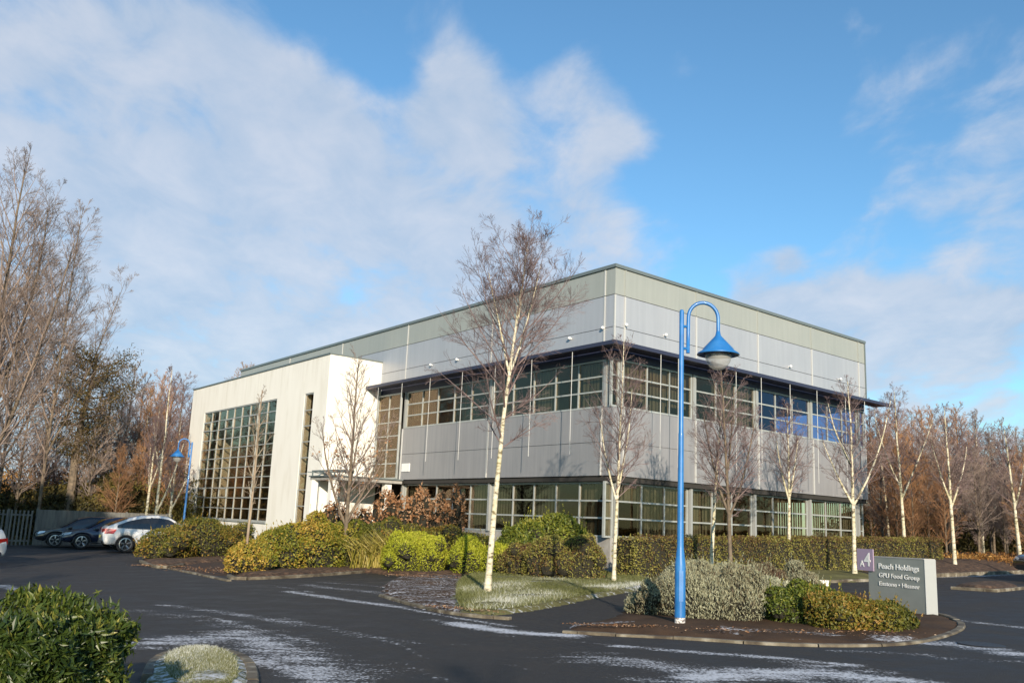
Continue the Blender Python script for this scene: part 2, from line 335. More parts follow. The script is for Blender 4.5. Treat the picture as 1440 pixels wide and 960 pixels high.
streakf([(455, 818), (560, 826)], .35, .7)
streakf([(380, 822), (440, 832)], .14, .8)
streakf([(640, 876), (720, 888), (800, 893)], .38, 1.2)
streakf([(690, 892), (780, 899), (850, 905)], .12, .7)
streakf([(780, 897), (870, 893)], .08, .7)
streakf([(700, 930), (800, 955)], .12, .6)
streakf([(870, 908), (960, 915), (1100, 925), (1200, 935)], .25, 1.)
streakf([(840, 925), (960, 940), (1120, 950)], .75, .85)
streakf([(900, 955), (1100, 965), (1300, 975)], .5, .8)
streakf([(640, 905), (760, 925), (860, 940)], .4, .5)
streakf([(440, 915), (560, 945)], .5, .6)
streakf([(600, 870), (700, 884)], .25, .75)
streakf([(230, 850), (330, 862), (420, 878)], .35, .75)
streakf([(980, 950), (1150, 945), (1300, 962)], .6, 1.1)
streakf([(1100, 930), (1250, 945)], .4, .7)
streakf([(1180, 915), (1300, 920)], .25, .75)
streakf([(1250, 900), (1340, 905), (1440, 920)], .55, 1.)
streakf([(1330, 925), (1440, 930)], .25, .8)
streakf([(1350, 872), (1440, 882)], .30, .9)
streakf([(1330, 852), (1440, 858)], .15, .5)
streakf([(1320, 811), (1380, 809), (1440, 806)], .5, 1.0)
streakf([(1330, 832), (1440, 832)], .4, .35)
streakf([(845, 832), (915, 826)], .5, 1.0)
streakf([(0, 822), (40, 832)], .35, .9)
streakf([(100, 830), (200, 850)], .5, .3)
streakf([(1000, 892), (1150, 905)], .12, .7)
streakf([(560, 930), (640, 960)], .12, .7)
def frostmap(X, Y):
    o = np.zeros(X.shape)
    for pts, w, a in FROST:
        for p, q in zip(pts[:-1], pts[1:]):
            o = np.maximum(o, a*np.exp(-(segd(X, Y, p, q)/w)**2))
    return o
xs = np.concatenate([np.arange(-45, -12, 1.), np.arange(-12, 18, .11), np.arange(18, 45.1, .6)])
ys = np.concatenate([np.arange(-20, 6, 1.), np.arange(6, 26, .11), np.arange(26, 70, .5)])
g, X, Y = gsheet(xs, ys, 0)
struct(g.build('road', M['road'], attrs={'frost': frostmap(X, Y)}))

def densify(poly, step=.35):
    out = []
    for i, p in enumerate(poly):
        q = poly[(i+1) % len(poly)]; d = np.linalg.norm(np.array(q)-p); n = max(1, int(d/step))
        for k in range(n): out.append(np.array(p)+(np.array(q)-p)*k/n)
    return out
def smooth_poly(P, closed=False, it=2):
    P = [np.array(p, float) for p in P]
    for _ in range(it):
        Q = []
        n = len(P)
        if not closed: Q.append(P[0])
        for i in range(n if closed else n-1):
            a, b = P[i], P[(i+1) % n]; Q += [a*.75+b*.25, a*.25+b*.75]
        if not closed: Q.append(P[-1])
        P = Q
    return P
def inpoly(X, Y, poly):
    c = np.zeros(X.shape, bool); n = len(poly)
    for i in range(n):
        x0, y0 = poly[i]; x1, y1 = poly[(i+1) % n]
        if y0 == y1: continue
        k = ((y0 > Y) != (y1 > Y)) & (X < (x1-x0)*(Y-y0)/(y1-y0)+x0); c ^= k
    return c
def edge_dist(X, Y, poly):
    d = np.full(X.shape, 1e9)
    for i in range(len(poly)): d = np.minimum(d, segd(X, Y, poly[i], poly[(i+1) % len(poly)]))
    return d
def bed(name, px, m, h=.1, dome=.05, frost=0., step=.2, closed_smooth=True, world=None, extra=None):
    """a raised patch of soil or turf bounded by a polygon given on the ground"""
    poly = world if world is not None else [G(*p) for p in px]
    if closed_smooth: poly = smooth_poly(poly, True, 2)
    A = np.array(poly); x0, y0 = A.min(0); x1, y1 = A.max(0)
    gx = np.arange(x0-step, x1+step*2, step); gy = np.arange(y0-step, y1+step*2, step); Xg, Yg = np.meshgrid(gx, gy)
    ins = inpoly(Xg, Yg, poly); d = np.where(ins, edge_dist(Xg, Yg, poly), 0)
    rg = R_(len(px) if px else 3)
    nz = sum(np.sin(Xg*w[0]+Yg*w[1]+w[2])*.012 for w in rg.uniform(-4, 4, (5, 3)))
    Z = hza(Xg)+np.where(ins, h*.7+dome*(1-np.exp(-d/.8))+nz*np.clip(d*3, 0, 1)+.3*h*np.clip(d*5, 0, 1), -.03)
    idx = np.arange(Xg.size).reshape(Xg.shape); f = np.stack([idx[:-1, :-1], idx[:-1, 1:], idx[1:, 1:], idx[1:, :-1]], -1)
    keep = ins[:-1, :-1] | ins[:-1, 1:] | ins[1:, 1:] | ins[1:, :-1]; f = f[keep]
    mb = MB(); mb.add(np.stack([Xg, Yg, Z], -1).reshape(-1, 3), f)
    fr = np.maximum(frostmap(Xg, Yg), frost) if extra is None else np.maximum(np.maximum(frostmap(Xg, Yg), frost), extra(Xg, Yg))
    return struct(mb.build(name, m, smooth=True, attrs={'frost': fr.ravel()})), poly
def kerb(px, name='kerb', w=.13, h=.085, sm=2, world=None):
    P = [np.array(p) for p in (world if world is not None else [G(*p) for p in px])]
    P = smooth_poly(P, False, sm) if sm else P
    L = 0; Q = [P[0]]                                    # stones about 0.9 m long with a joint
    mb = MB(); seg = []
    pts = []
    for a, b in zip(P[:-1], P[1:]):
        n = max(1, int(np.linalg.norm(b-a)/.3))
        for k in range(n): pts.append(a+(b-a)*k/n)
    pts.append(P[-1]); pts = np.array(pts); k = 0
    while k < len(pts)-1:
        e = min(k+3, len(pts)-1); sp = pts[k:e+1].copy()
        if len(sp) > 1:
            d0 = sp[1]-sp[0]; sp[0] = sp[0]+d0/np.linalg.norm(d0)*.008; d1 = sp[-1]-sp[-2]; sp[-1] = sp[-1]-d1/np.linalg.norm(d1)*.008
        T = np.gradient(sp, axis=0); T /= np.linalg.norm(T, axis=1, keepdims=True); Nn = np.c_[-T[:, 1], T[:, 0]]
        jit = random.uniform(-.006, .006); z = hza(sp[:, 0])
        prof = [(-w/2, -.05), (-w/2, h-.015+jit), (-w/2+.015, h+jit), (w/2-.015, h+jit), (w/2, h-.015+jit), (w/2, -.05)]
        V = np.stack([np.c_[sp+Nn*u, z+q] for u, q in prof], 1); n = len(sp); idx = np.arange(n*6).reshape(n, 6)
        f = np.stack([idx[:-1], np.roll(idx[:-1], -1, 1), np.roll(idx[1:], -1, 1), idx[1:]], -1).reshape(-1, 4)
        mb.add(V.reshape(-1, 3), f)
        b0 = mb.n-n*6
        mb.f += [np.array([[b0+i for i in range(6)]]), np.array([[b0+(n-1)*6+5-i for i in range(6)]])]; mb.mi += [np.array([0]), np.array([0])]
        k = e
    return struct(mb.build(name, M['kerb']))
def fr_line(a, b, w, am):
    A_, B_ = G(*a), G(*b); return lambda X, Y: am*np.exp(-(segd(X, Y, A_, B_)/w)**2)

# raised ground around the planting
bed('leafy_ground', [(536, 838), (600, 857), (655, 866), (672, 840), (668, 812), (610, 808), (545, 812)], M['soilfrost'], .05, .03, .72)
_, poly_verge = bed('verge_turf', [(632, 838), (640, 864), (664, 867), (722, 862), (775, 854), (832, 841), (885, 832), (925, 822), (900, 812), (800, 806), (700, 806), (645, 812)], M['verge'], .07, .06, .62, extra=lambda X, Y: np.maximum(fr_line((560, 843), (700, 850), .9, .85)(X, Y), fr_line((740, 835), (860, 822), 1.2, .42)(X, Y)))
bed('planting_soil', [(322, 814), (420, 810), (510, 804), (560, 808), (640, 811), (700, 811), (820, 818), (860, 800), (800, 780), (600, 772), (420, 774), (338, 784)], M['soil'], .10, .05)
bed('planting_soil', [(196, 790), (220, 797), (258, 794), (345, 786), (350, 776), (230, 776)], M['soil'], .10, .05)
bed('brown_path', [(242, 798), (314, 813), (330, 800), (345, 786), (258, 794)], M['paving'], .03, .0, .05)
island_px = [(792, 886), (850, 890), (960, 895), (1100, 905), (1230, 906), (1300, 900), (1358, 882), (1335, 869), (1305, 862), (1222, 838), (1150, 826), (1000, 826), (905, 832), (882, 856), (868, 870), (800, 880)]
_, poly_island = bed('island_soil', island_px, M['soilfrost'], .035, .05, .10, extra=lambda X, Y: np.maximum(fr_line((1020, 890), (1170, 896), .35, .8)(X, Y), fr_line((800, 882), (880, 878), .25, .9)(X, Y)))
bed('hedge_turf', [(905, 818), (1000, 818), (1150, 819), (1225, 818), (1225, 806), (1120, 800), (900, 800)], M['verge'], .07, .03, .08)
bed('median_soil', [(1340, 826), (1400, 830), (1436, 826), (1420, 821), (1360, 820)], M['soil'], .08, .06, .1)
bed('frosted_mound', [(200, 975), (212, 934), (250, 921), (300, 920), (335, 928), (352, 945), (352, 980), (300, 1000), (220, 1000)], M['verge'], .12, .05, .85, step=.08)
bed('woodland_floor', [(1225, 815), (1320, 806), (1440, 801), (1560, 795), (1560, 765), (1225, 775)], M['soil'], .12, .3, step=1.0)

kerb([(536, 838), (600, 857), (660, 867), (718, 871)], h=.055)
kerb([(322, 811), (330, 816), (420, 812), (512, 805)])
kerb([(198, 790), (215, 798), (235, 799), (258, 795)])
kerb([(240, 800), (280, 808), (322, 817)], h=.05)
kerb([(792, 889), (850, 893), (960, 898), (1100, 908), (1230, 909), (1302, 903), (1360, 883), (1338, 868), (1308, 862)], sm=2, h=.04)
kerb([(1150, 825), (1162, 819), (1225, 817)], sm=0)
kerb([(1225, 817), (1320, 811), (1440, 806), (1560, 801)], sm=0, h=.14)
kerb([(206, 962), (216, 934), (254, 922), (300, 921), (336, 929), (354, 946), (354, 985)], w=.12, h=.1)
kerb([(1338, 828), (1400, 832), (1440, 828)], sm=0)
# manhole
p = V3(G(1380, 906)); t = MB(); t.lathe([(0, .012), (.33, .012), (.34, .004)], p, 28)
mh = tag(t.build('manhole_cover', M['iron']), 'round dark iron manhole cover set in the frosted road at the right', 'manhole')
# ------------------------------------------------------------------ office building
da = np.array([-.5997, .80023]); da /= np.linalg.norm(da); db = np.array([.7613, .64838]); db /= np.linalg.norm(db)
nA = np.array([-da[1], da[0]]); nB = np.array([db[1], -db[0]])
rc = ray(866, 372); Cc = rc[:2]/np.linalg.norm(rc[:2])*34.
SA, SB = 38.65, 18.75
J = Cc+da*17.93; K = J-db*3.15
def foot(off):
    """building footprint pushed out by off on the two seen faces (mitred at the corner)"""
    # corner of the two offset planes
    Mx = np.array([nA, nB]); c = Cc+np.linalg.solve(Mx, [off, off])
    a0 = Cc+da*(SA+off)+nA*off; b0 = Cc+db*(SB+off)+nB*off
    back_b = b0-nB*16; back_a = a0-nA*16
    return [c, b0, back_b, back_a, a0]
bld = thing('office_building', 'two storey silver and sage clad office building with a white rendered wing at its left', 'building', (Cc[0], Cc[1], 0))
def part(name, mb, m, parent=bld, **k): return mb.build(name, m, parent, **k)
def fbox(mb, o, d, n, s0, s1, n0, n1, z0, z1, mi=0):
    a = np.array([*(o+d*s0+n*n0), z0]); mb.obox(a, ([*(d*(s1-s0)), 0], [*(n*(n1-n0)), 0], (0, 0, z1-z0)), mi)
part('plinth', MB().prism(foot(-.30), -1.2, 1.26), M['concrete'])
part('cladding_band', MB().prism(foot(-.03), 3.56, 4.80).prism(foot(-.03), 4.825, 6.1).prism(foot(-.06), 4.795, 4.83), M['band'])
part('shade_soffit', MB().prism(foot(-.10), 3.36, 3.556), M['dark'])  # near-black strip: the shade below the band is put into its colour
part('fascia_lower', MB().prism(foot(0), 8.6, 9.155).prism(foot(0), 9.18, 10.42).prism(foot(-.05), 9.15, 9.19), M['clad_grey'])
part('fascia_upper', MB().prism(foot(.004), 10.445, 11.49).prism(foot(-.05), 10.41, 10.45), M['clad_green'])
part('coping', MB().prism(foot(.07), 11.493, 11.62), M['coping'])
part('window_header', MB().prism(foot(-.07), 7.98, 8.595), M['navy'])
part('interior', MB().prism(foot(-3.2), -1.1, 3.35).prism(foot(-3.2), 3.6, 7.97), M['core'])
part('floor_slab', MB().prism(foot(-.33), 1.262, 1.30).prism(foot(-.25), 6.105, 6.125), M['concrete'])
# sunshade: a frame with louvre blades
can = MB(); c9 = foot(.9); c0 = foot(.02); c8 = foot(.83)
def ringseg(mb, O, I, i, j, z0, z1, mi=0):
    p = [O[i], O[j], I[j], I[i]]; mb.prism(p, z0, z1, mi)
cA_end = J+nA*0+(-nA)*0
def strip(off0, off1, z0, z1, mb):
    Mx = np.array([nA, nB]); co = Cc+np.linalg.solve(Mx, [off1, off1]); ci = Cc+np.linalg.solve(Mx, [off0, off0])
    eo = Cc+db*(SB+.9)+nB*off1; ei = Cc+db*(SB+.9)+nB*off0
    ao = Cc+da*17.9+nA*off1; ai = Cc+da*17.9+nA*off0
    mb.prism([co, eo, ei, ci], z0, z1); mb.prism([co, ci, ai, ao], z0, z1)
strip(.80, .92, 8.24, 8.385, can)
for k in range(7): strip(.02+.11*k, .095+.11*k, 8.29, 8.335, can)
part('sunshade', can, M['navy'])
for d_, n_, e_ in ((db, nB, SB), (da, nA, 17.5)):
    for s in np.arange(.6, e_, 1.47): br = MB(); fbox(br, Cc, d_, n_, s-.02, s+.02, .0, .80, 8.345, 8.375); part('sunshade_bracket', br, M['coping'])
# pale joint strips on the cladding, one part each
for s in (.56, 4.95, 9.35, 13.75, 18.12):
    m_ = MB(); fbox(m_, Cc, db, nB, s-.036, s+.036, .006, .03, 8.6, 10.42); part('joint_strip', m_, M['strip'])
    m_ = MB(); fbox(m_, Cc, db, nB, s-.035, s+.035, .006, .03, 10.45, 11.49); part('joint_strip', m_, M['clad_green'])
for s in (.56, 7.95, 15.4, 22.8, 30.2):
    m_ = MB(); fbox(m_, Cc, da, nA, s-.036, s+.036, .006, .03, 8.6, 10.42); part('joint_strip', m_, M['strip'])
    m_ = MB(); fbox(m_, Cc, da, nA, s-.035, s+.035, .006, .03, 10.45, 11.49); part('joint_strip', m_, M['strip'])
for s in (.62, 4.95, 9.35, 13.75, 18.12):
    m_ = MB(); fbox(m_, Cc, db, nB, s-.03, s+.03, -.028, .015, 3.57, 6.1); part('joint_strip', m_, M['strip'])
for s in (.62, 7.95, 15.35):
    m_ = MB(); fbox(m_, Cc, da, nA, s-.03, s+.03, -.028, .015, 3.57, 6.1); part('joint_strip', m_, M['strip'])
m_ = MB(); e = Cc+db*SB
fbox(m_, Cc, db, nB, SB-.03, SB+.05, -.02, .05, 8.55, 11.49); part('corner_trim', m_, M['coping'])
m_ = MB(); cc_ = foot(.02)[0]; m_.prism([cc_+da*.06, cc_, cc_+db*.06, foot(-.03)[0]], 8.6, 10.42); part('corner_trim', m_, M['strip'])
# hanging rods in front of the glazing
def rod(d, n, s):
    m_ = MB(); p = Cc+d*s+n*.86; m_.tube([[*p, 4.3 if d is da else 4.0], [*p, 8.24]], .014, 6)
    part('hanging_rod', m_, M['strip'])
for s in (1.4, 3.9, 6.4, 8.9, 11.6, 14.2, 16.6): rod(da, nA, s)
for s in (1.7, 2.75, 6.5, 8.3, 10.5, 12.7, 15.2, 17.0): rod(db, nB, s)
# round fixings
for d, n, L_ in ((da, nA, ((.56, 9.17), (2.5, 9.02), (5.7, 8.99), (10.6, 9.1), (12.9, 9.1))), (db, nB, ((.56, 9.3), (2.9, 9.3), (11.8, 9.3), (16.2, 9.3)))):
    for s, z in L_:
        m_ = MB(); p = Cc+d*s+n*.10; m_.blob([*p, z], (.065, .065, .065), 1, 0, sub=8)
        q = Cc+d*s; m_.tube([[*q, z], [*p, z]], .03, 6); part('wall_light', m_, M['white'], smooth=True)
# ---- windows
def window(o, d, n, s0, s1, z0, z1, nc, nr, rec, glass='glass', blind=True, parent=bld, fw_=.06, edge=.07, blind_gap=0.0, seed=0, gd=None, rows=None):
    f = MB(); w = (s1-s0-2*edge)/nc; h = (z1-z0-2*edge)/nr
    fbox(f, o, d, n, s0, s0+edge, -rec, -rec+.10, z0, z1); fbox(f, o, d, n, s1-edge, s1, -rec, -rec+.10, z0, z1)
    fbox(f, o, d, n, s0+edge, s1-edge, -rec, -rec+.10, z0, z0+edge); fbox(f, o, d, n, s0+edge, s1-edge, -rec, -rec+.10, z1-edge, z1)
    for i in range(1, nc): s = s0+edge+w*i; fbox(f, o, d, n, s-fw_/2, s+fw_/2, -rec, -rec+.085, z0+edge, z1-edge)
    for j in range(1, nr): z = z0+edge+h*j; fbox(f, o, d, n, s0+edge, s1-edge, -rec+.01, -rec+.075, z-fw_/2, z+fw_/2)
    fo = f.build('window', M['frame'], parent)
    g_ = MB(); fbox(g_, o, d, n, s0+edge, s1-edge, -rec+.03, -rec+.042, z0+edge, z1-edge)
    g_.build('pane', M[glass], fo)
    if blind:
        rg = R_(seed+17)
        for i in range(nc):
            if rg.random() < blind_gap: continue
            a = s0+edge+w*i; zt = z1-.05; zb = z0+.06+(rg.choice([0, 0, .3, .6, 1.0])*(z1-z0)*.6 if rg.random() < .5 else 0)
            nsl = 7; b_ = MB()
            for k in range(nsl):
                x0 = a+w*k/nsl; tl = rg.uniform(.01, .05)
                v = [[*(o+d*x0+n*(-rec-.14)), zb], [*(o+d*(x0+w/nsl*.94)+n*(-rec-.14-tl)), zb], [*(o+d*(x0+w/nsl*.94)+n*(-rec-.14-tl)), zt], [*(o+d*x0+n*(-rec-.14)), zt]]
                b_.add(v, [(0, 1, 2, 3)])
            b_.build('blind', M['blind'], fo)
    return fo
colB = (.56, 4.95, 9.35, 13.75, 18.12)
for i in range(4):
    window(Cc, db, nB, colB[i]+.1, colB[i+1]-.1, 6.128, 7.978, 3, 3, .22, 'glass_sky' if i >= 2 else 'glass', True, blind_gap=(.1, .45, .8, .8)[i], seed=i)
    window(Cc, db, nB, colB[i]+.1, colB[i+1]-.1, 1.302, 3.35, 3, 3, .42, 'glass', True, blind_gap=.1, seed=10+i)
window(Cc, db, nB, .02, .46, 6.128, 7.978, 1, 3, .22, blind=False); window(Cc, db, nB, 0., .46, 1.302, 3.35, 1, 3, .42, blind=False)
window(Cc, db, nB, 18.22, 18.72, 6.128, 7.978, 1, 3, .22, 'glass_sky', blind=False); window(Cc, db, nB, 18.22, 18.72, 1.302, 3.35, 1, 3, .42, blind=False)
window(Cc, da, nA, .24, .46, 6.128, 7.978, 1, 3, .22, blind=False); window(Cc, da, nA, .44, .62, 1.302, 3.35, 1, 3, .42, blind=False)
for i, (s0, s1) in enumerate(((.66, 7.85), (8.05, 15.3))):
    window(Cc, da, nA, s0, s1, 6.128, 7.978, 5, 3, .22, 'glass', True, blind_gap=(.45, .9)[i], seed=20+i)
    window(Cc, da, nA, s0, s1, 1.302, 3.35, 5, 3, .42, 'glass', True, blind_gap=.35, seed=30+i)
# tall glazed stair beside the wing
m_ = MB(); fbox(m_, Cc, da, nA, 15.5, 17.93, -.027, .0, 3.57, 6.1); part('stair_panel', m_, M['dark'])
window(Cc, da, nA, 15.5, 17.9, 3.6, 7.95, 2, 6, -.02, 'glass', False, fw_=.05)
for s in colB:
    m_ = MB(); fbox(m_, Cc, db, nB, s-.07, s+.07, -.40, -.20, 1.302, 3.355); part('column', m_, M['column'])
    m_ = MB(); fbox(m_, Cc, db, nB, s-.07, s+.07, -.21, -.08, 6.128, 7.975); part('column', m_, M['column'])
for s in (.56, 7.95, 15.4):
    m_ = MB(); fbox(m_, Cc, da, nA, s-.07, s+.07, -.40, -.20, 1.302, 3.355); part('column', m_, M['column'])
    m_ = MB(); fbox(m_, Cc, da, nA, s-.07, s+.07, -.21, -.08, 6.128, 7.975); part('column', m_, M['column'])
m_ = MB(); fbox(m_, Cc, da, nA, 14.45, 15.2, -.028, .012, 3.95, 4.35); sp_ = part('sign_plate', m_, M['white'])
# ---- white rendered wing
WL = 21.2; WZ = 9.78; wn = -db
def wb(mb, s0, s1, z0, z1, n0=-.4, n1=0.): fbox(mb, K, da, nA, s0, s1, n0, n1, z0, z1)
wall = MB()
ops = [(1.62, 2.72, 1.17, 7.95), (6.4, 18.4, 1.15, 8.0)]
wb(wall, 0, 1.62, -1.2, WZ); wb(wall, 2.72, 6.4, -1.2, WZ); wb(wall, 18.4, WL, -1.2, WZ)
for s0, s1, z0, z1 in ops: wb(wall, s0, s1, -1.2, z0); wb(wall, s0, s1, z1, WZ)
# return wall and rear walls as one U of prisms
inn = lambda s, q: K+da*s+db*q
wall.prism([K-nA*.4+db*0, inn(0, 0)-nA*.4+da*0, inn(0, 3.15), inn(.4, 3.2), K-nA*.4+da*.4], -1.2, WZ)
wall.prism([K-nA*.4, K+da*.4-nA*.4, inn(.4, 3.25), inn(0, 3.25)], -1.2, WZ)
wall.prism([inn(WL-.4, 0)-nA*.4, inn(WL, 0)-nA*.4, inn(WL, 13), inn(WL-.4, 13)], -1.2, WZ)
part('rendered_wall', wall, M['render'])
m_ = MB(); m_.prism([inn(.4, .8), inn(WL-.4, .8), inn(WL-.4, 13), inn(.4, 13)], 9.3, 9.5); part('wing_roof', m_, M['coping'])
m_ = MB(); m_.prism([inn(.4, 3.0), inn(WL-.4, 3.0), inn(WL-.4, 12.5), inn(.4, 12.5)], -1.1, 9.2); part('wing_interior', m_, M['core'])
cp = MB(); m0 = K+nA*.05-da*.05*0
fbox(cp, K, da, nA, -.06, WL+.06, -.45, .06, WZ+.003, WZ+.075); cp.prism([inn(-.06, .47), inn(.42, .47), inn(.42, 3.3), inn(-.06, 3.3)], WZ+.003, WZ+.075)
part('wing_coping', cp, M['coping'])
window(K, da, nA, 6.402, 18.398, 1.152, 7.998, 9, 11, .13, 'glass', True, fw_=.055, blind_gap=.75, seed=50)
window(K, da, nA, 1.622, 2.718, 1.172, 7.948, 1, 8, .13, 'glass', False, fw_=.055)
sill = MB(); fbox(sill, K, da, nA, 6.3, 18.5, .002, .08, 1.07, 1.147); fbox(sill, K, da, nA, 1.52, 2.82, .002, .08, 1.09, 1.167); part('window_sill', sill, M['frame'])
# upper windows opening casements in the grid
for i in (2, 5, 8):
    for j in (2, 9):
        cs = MB(); w = 11.86/9; h = 6.706/11; s = 6.47+w*i; z = 1.222+h*j
        for (a, b_, c, e_) in ((s, s+w, z, z+.07), (s, s+w, z+h-.07, z+h), (s, s+.07, z, z+h), (s+w-.07, s+w, z, z+h)): fbox(cs, K, da, nA, a, b_, -.045, -.01, c, e_)
        part('casement_frame', cs, M['frame'])
# entrance porch in the inner corner
ep = MB(); fbox(ep, Cc, da, nA, 15.0, 17.92, .03, 3.6, 3.34, 3.5); part('entrance_canopy', ep, M['concrete'])
ep = MB(); fbox(ep, Cc, da, nA, 14.9, 18.0-.09, .03, 3.7, 3.503, 3.56)
for k in range(3): fbox(ep, Cc, da, nA, 15.0, 17.9, 2.7+.4*k, 2.76+.4*k, 3.75, 3.83)
for s in (15.2, 17.6): fbox(ep, Cc, da, nA, s, s+.06, 2.6, 3.9, 3.70, 3.748); fbox(ep, Cc, da, nA, s, s+.06, 2.8, 2.86, 3.56, 3.70); fbox(ep, Cc, da, nA, s, s+.06, 3.6, 3.66, 3.56, 3.70)
part('entrance_louvre', ep, M['coping'])
for s, n_ in ((15.2, .5), (15.2, 3.4), (17.4, 3.4)):
    m_ = MB(); fbox(m_, Cc, da, nA, s, s+.35, n_, n_+.35, -.9, 3.338); part('entrance_column', m_, M['render'])
m_ = MB(); fbox(m_, Cc, da, nA, 15.1, 17.3, .031, .06, -.6, 2.6); part('entrance_door', m_, M['glass'])
# roof plant upstand far left
m_ = MB(); m_.prism([Cc+da*30-nA*3, Cc+da*38-nA*3, Cc+da*38-nA*9, Cc+da*30-nA*9], 11.62, 11.8); part('roof_kerb', m_, M['coping'])

# ------------------------------------------------------------------ lamp posts
def lamp(p, label, S=1., yaw=0., H=5.47, base_bare=True):
    """tapered blue post, swan neck bracket, conical shade and glass bowl"""
    x, y = p; z = hz(x); cz, sz = math.cos(yaw), math.sin(yaw)
    t = thing('street_lamp', label, 'street lamp', (x, y, z), 'blue swan neck lamps')
    def W(u, h): return [x+u*cz, y+u*sz, z+h]
    m_ = MB(); m_.lathe([(.092, .19), (.092, 1.02), (.09, 1.06), (.06, 1.32), (.057, 1.36), (.048, 3.2), (.048, 3.26), (.043, 3.28), (.041, H-.03), (.03, H), (0, H)], (x, y, z), 20)
    m_.build('pole', M['blue'], t, smooth=True)
    m_ = MB(); m_.lathe([(.0, -.1), (.088, -.1), (.092, .0), (.088, .19), (.09, .2)], (x, y, z), 20); m_.build('pole_base', M['bare'], t)
    m_ = MB(); m_.box(x-.035, x+.035, y-.098, y-.08, z+.45, z+.95); m_.build('access_door', M['blue'], t)
    r = .265; top = H-.06+.05; pts = [W(.115, H-.78), W(.115, H-.4), W(.118, top-.25)]
    for k in range(13):
        a = math.pi-k*math.pi/12; pts.append(W(.385+r*math.cos(a), top-.12+r*math.sin(a)*1.05))
    pts.append(W(.65, H-.36)); pts.append(W(.65, H-.42))
    m_ = MB(); m_.tube(pts, .033, 10)
    m_.tube([W(0, H-.7), W(.115, H-.7)], .025, 8); m_.tube([W(0, H-.3), W(.115, H-.3)], .025, 8)
    m_.build('bracket', M['blue'], t, smooth=True)
    hx, hy, hz_ = W(.65, H-.42)
    m_ = MB(); m_.lathe([(.0, .06), (.035, .055), (.05, -.02), (.075, -.05), (.27, -.265), (.272, -.285), (.365, -.345), (.372, -.37), (.355, -.372), (.26, -.30), (.05, -.08)], (hx, hy, hz_), 32)
    sh = m_.build('lamp_shade', M['blue'], t, smooth=True)
    m_ = MB(); m_.lathe([(.235, -.31), (.232, -.40), (.205, -.50), (.15, -.585), (.075, -.63), (.0, -.64)], (hx, hy, hz_), 28); m_.build('glass_bowl', M['lampglass'], t, smooth=True)
    m_ = MB(); m_.lathe([(.0, -.15), (.05, -.16), (.11, -.27), (.12, -.36), (.115, -.365), (.1, -.29), (.0, -.2)], (hx, hy, hz_), 16); m_.lathe([(.0, -.3), (.03, -.32), (.035, -.42), (0, -.46)], (hx, hy, hz_), 10); m_.build('reflector', M['reflector'], t, smooth=True)
    m_ = MB(); m_.lathe([(.236, -.30), (.25, -.30), (.25, -.335), (.236, -.335)], (hx, hy, hz_), 28); m_.build('bowl_rim', M['trim'], t)
    return t
lamp(G(956, 884), 'tall blue swan neck street lamp on the shrub island in front of the building')
q = at(258, 50.); lamp(q, 'far blue swan neck lamp close to the left end of the white wing', yaw=math.pi+.3)

# ------------------------------------------------------------------ company sign
Rg = G(1303, 866); dR = np.linalg.norm(Rg); Lg = at(1219, dR*1.05)
dirS = Lg-Rg; Ls = np.linalg.norm(dirS); dirS /= Ls; nS = np.array([dirS[1], -dirS[0]])
if nS@(-Rg) < 0: nS = -nS
zs = hz(Rg[0]); hS = 1.10
sg = thing('company_sign', 'low slate grey monolith sign with white company names and a purple A4 square', 'sign', (Rg[0], Rg[1], zs))
m_ = MB(); o = np.array([*Rg, zs-.15]); m_.obox(o, ([*(dirS*Ls), SL*dirS[0]*Ls], [*(-nS*.30), 0], (0, 0, hS+.15))); m_.build('sign_body', M['signface'], sg)
m_ = MB(); m_.obox(o+np.array([*(nS*.006-dirS*.012), 0]), ([*(dirS*.0119), 0], [*(-nS*.312), 0], (0, 0, hS+.153))); m_.build('sunlit_end', mat('sign_sunlit_edge', (.42, .43, .42), .5, .2), sg)  # paler skin paints the sunlight on the end face of the slab
m_ = MB(); m_.obox(o+np.array([*(nS*.008), hS+.151]), ([*(dirS*Ls), SL*dirS[0]*Ls], [*(-nS*.316), 0], (0, 0, .02))); m_.build('top_trim', mat('sign_top', (.42, .4, .38), .5, .2), sg)
ps = .46
m_ = MB(); po = np.array([*(Rg+dirS*(Ls-.17)+nS*.03), zs+hS-.31]); m_.obox(po, ([*(dirS*ps), 0], [*(-nS*.025), 0], (0, 0, ps))); pl = m_.build('number_panel', M['purple'], sg)
def text(body, parent, pos, size, right, up_n, name='lettering', wid=None, ext=.004, mt='white', bold=0.0):
    cu = bpy.data.curves.new(name, 'FONT'); cu.body = body; cu.size = size; cu.extrude = ext; cu.offset = bold
    to = bpy.data.objects.new('tmp', cu); col.objects.link(to); dg = bpy.context.evaluated_depsgraph_get()
    me = bpy.data.meshes.new_from_object(to.evaluated_get(dg)); bpy.data.objects.remove(to)
    co = np.zeros(len(me.vertices)*3); me.vertices.foreach_get('co', co); co = co.reshape(-1, 3); co[:, 0] -= co[:, 0].min()
    if wid: co[:, 0] *= wid/co[:, 0].max()
    Rr = np.array([*right, 0.]); Nn_ = np.array([*up_n, 0.]); Pp = np.array(pos)+co[:, :1]*Rr+co[:, 1:2]*np.array([0, 0, 1.])+co[:, 2:3]*Nn_
    Pp = Pp-wloc(parent); me.vertices.foreach_set('co', Pp.ravel()); me.materials.clear(); me.materials.append(M[mt])
    ob = bpy.data.objects.new(name, me); col.objects.link(ob); ob.parent = parent; me.update(); return ob
rt = -dirS
def tp(sr, z, off=.009): return [*(Rg+dirS*(Ls-sr)+nS*off), zs+z]
tw = Ls*.71
text('Peach Holdings', sg, tp(Ls*.20, .86), .155, rt, nS, wid=tw, bold=.0025)
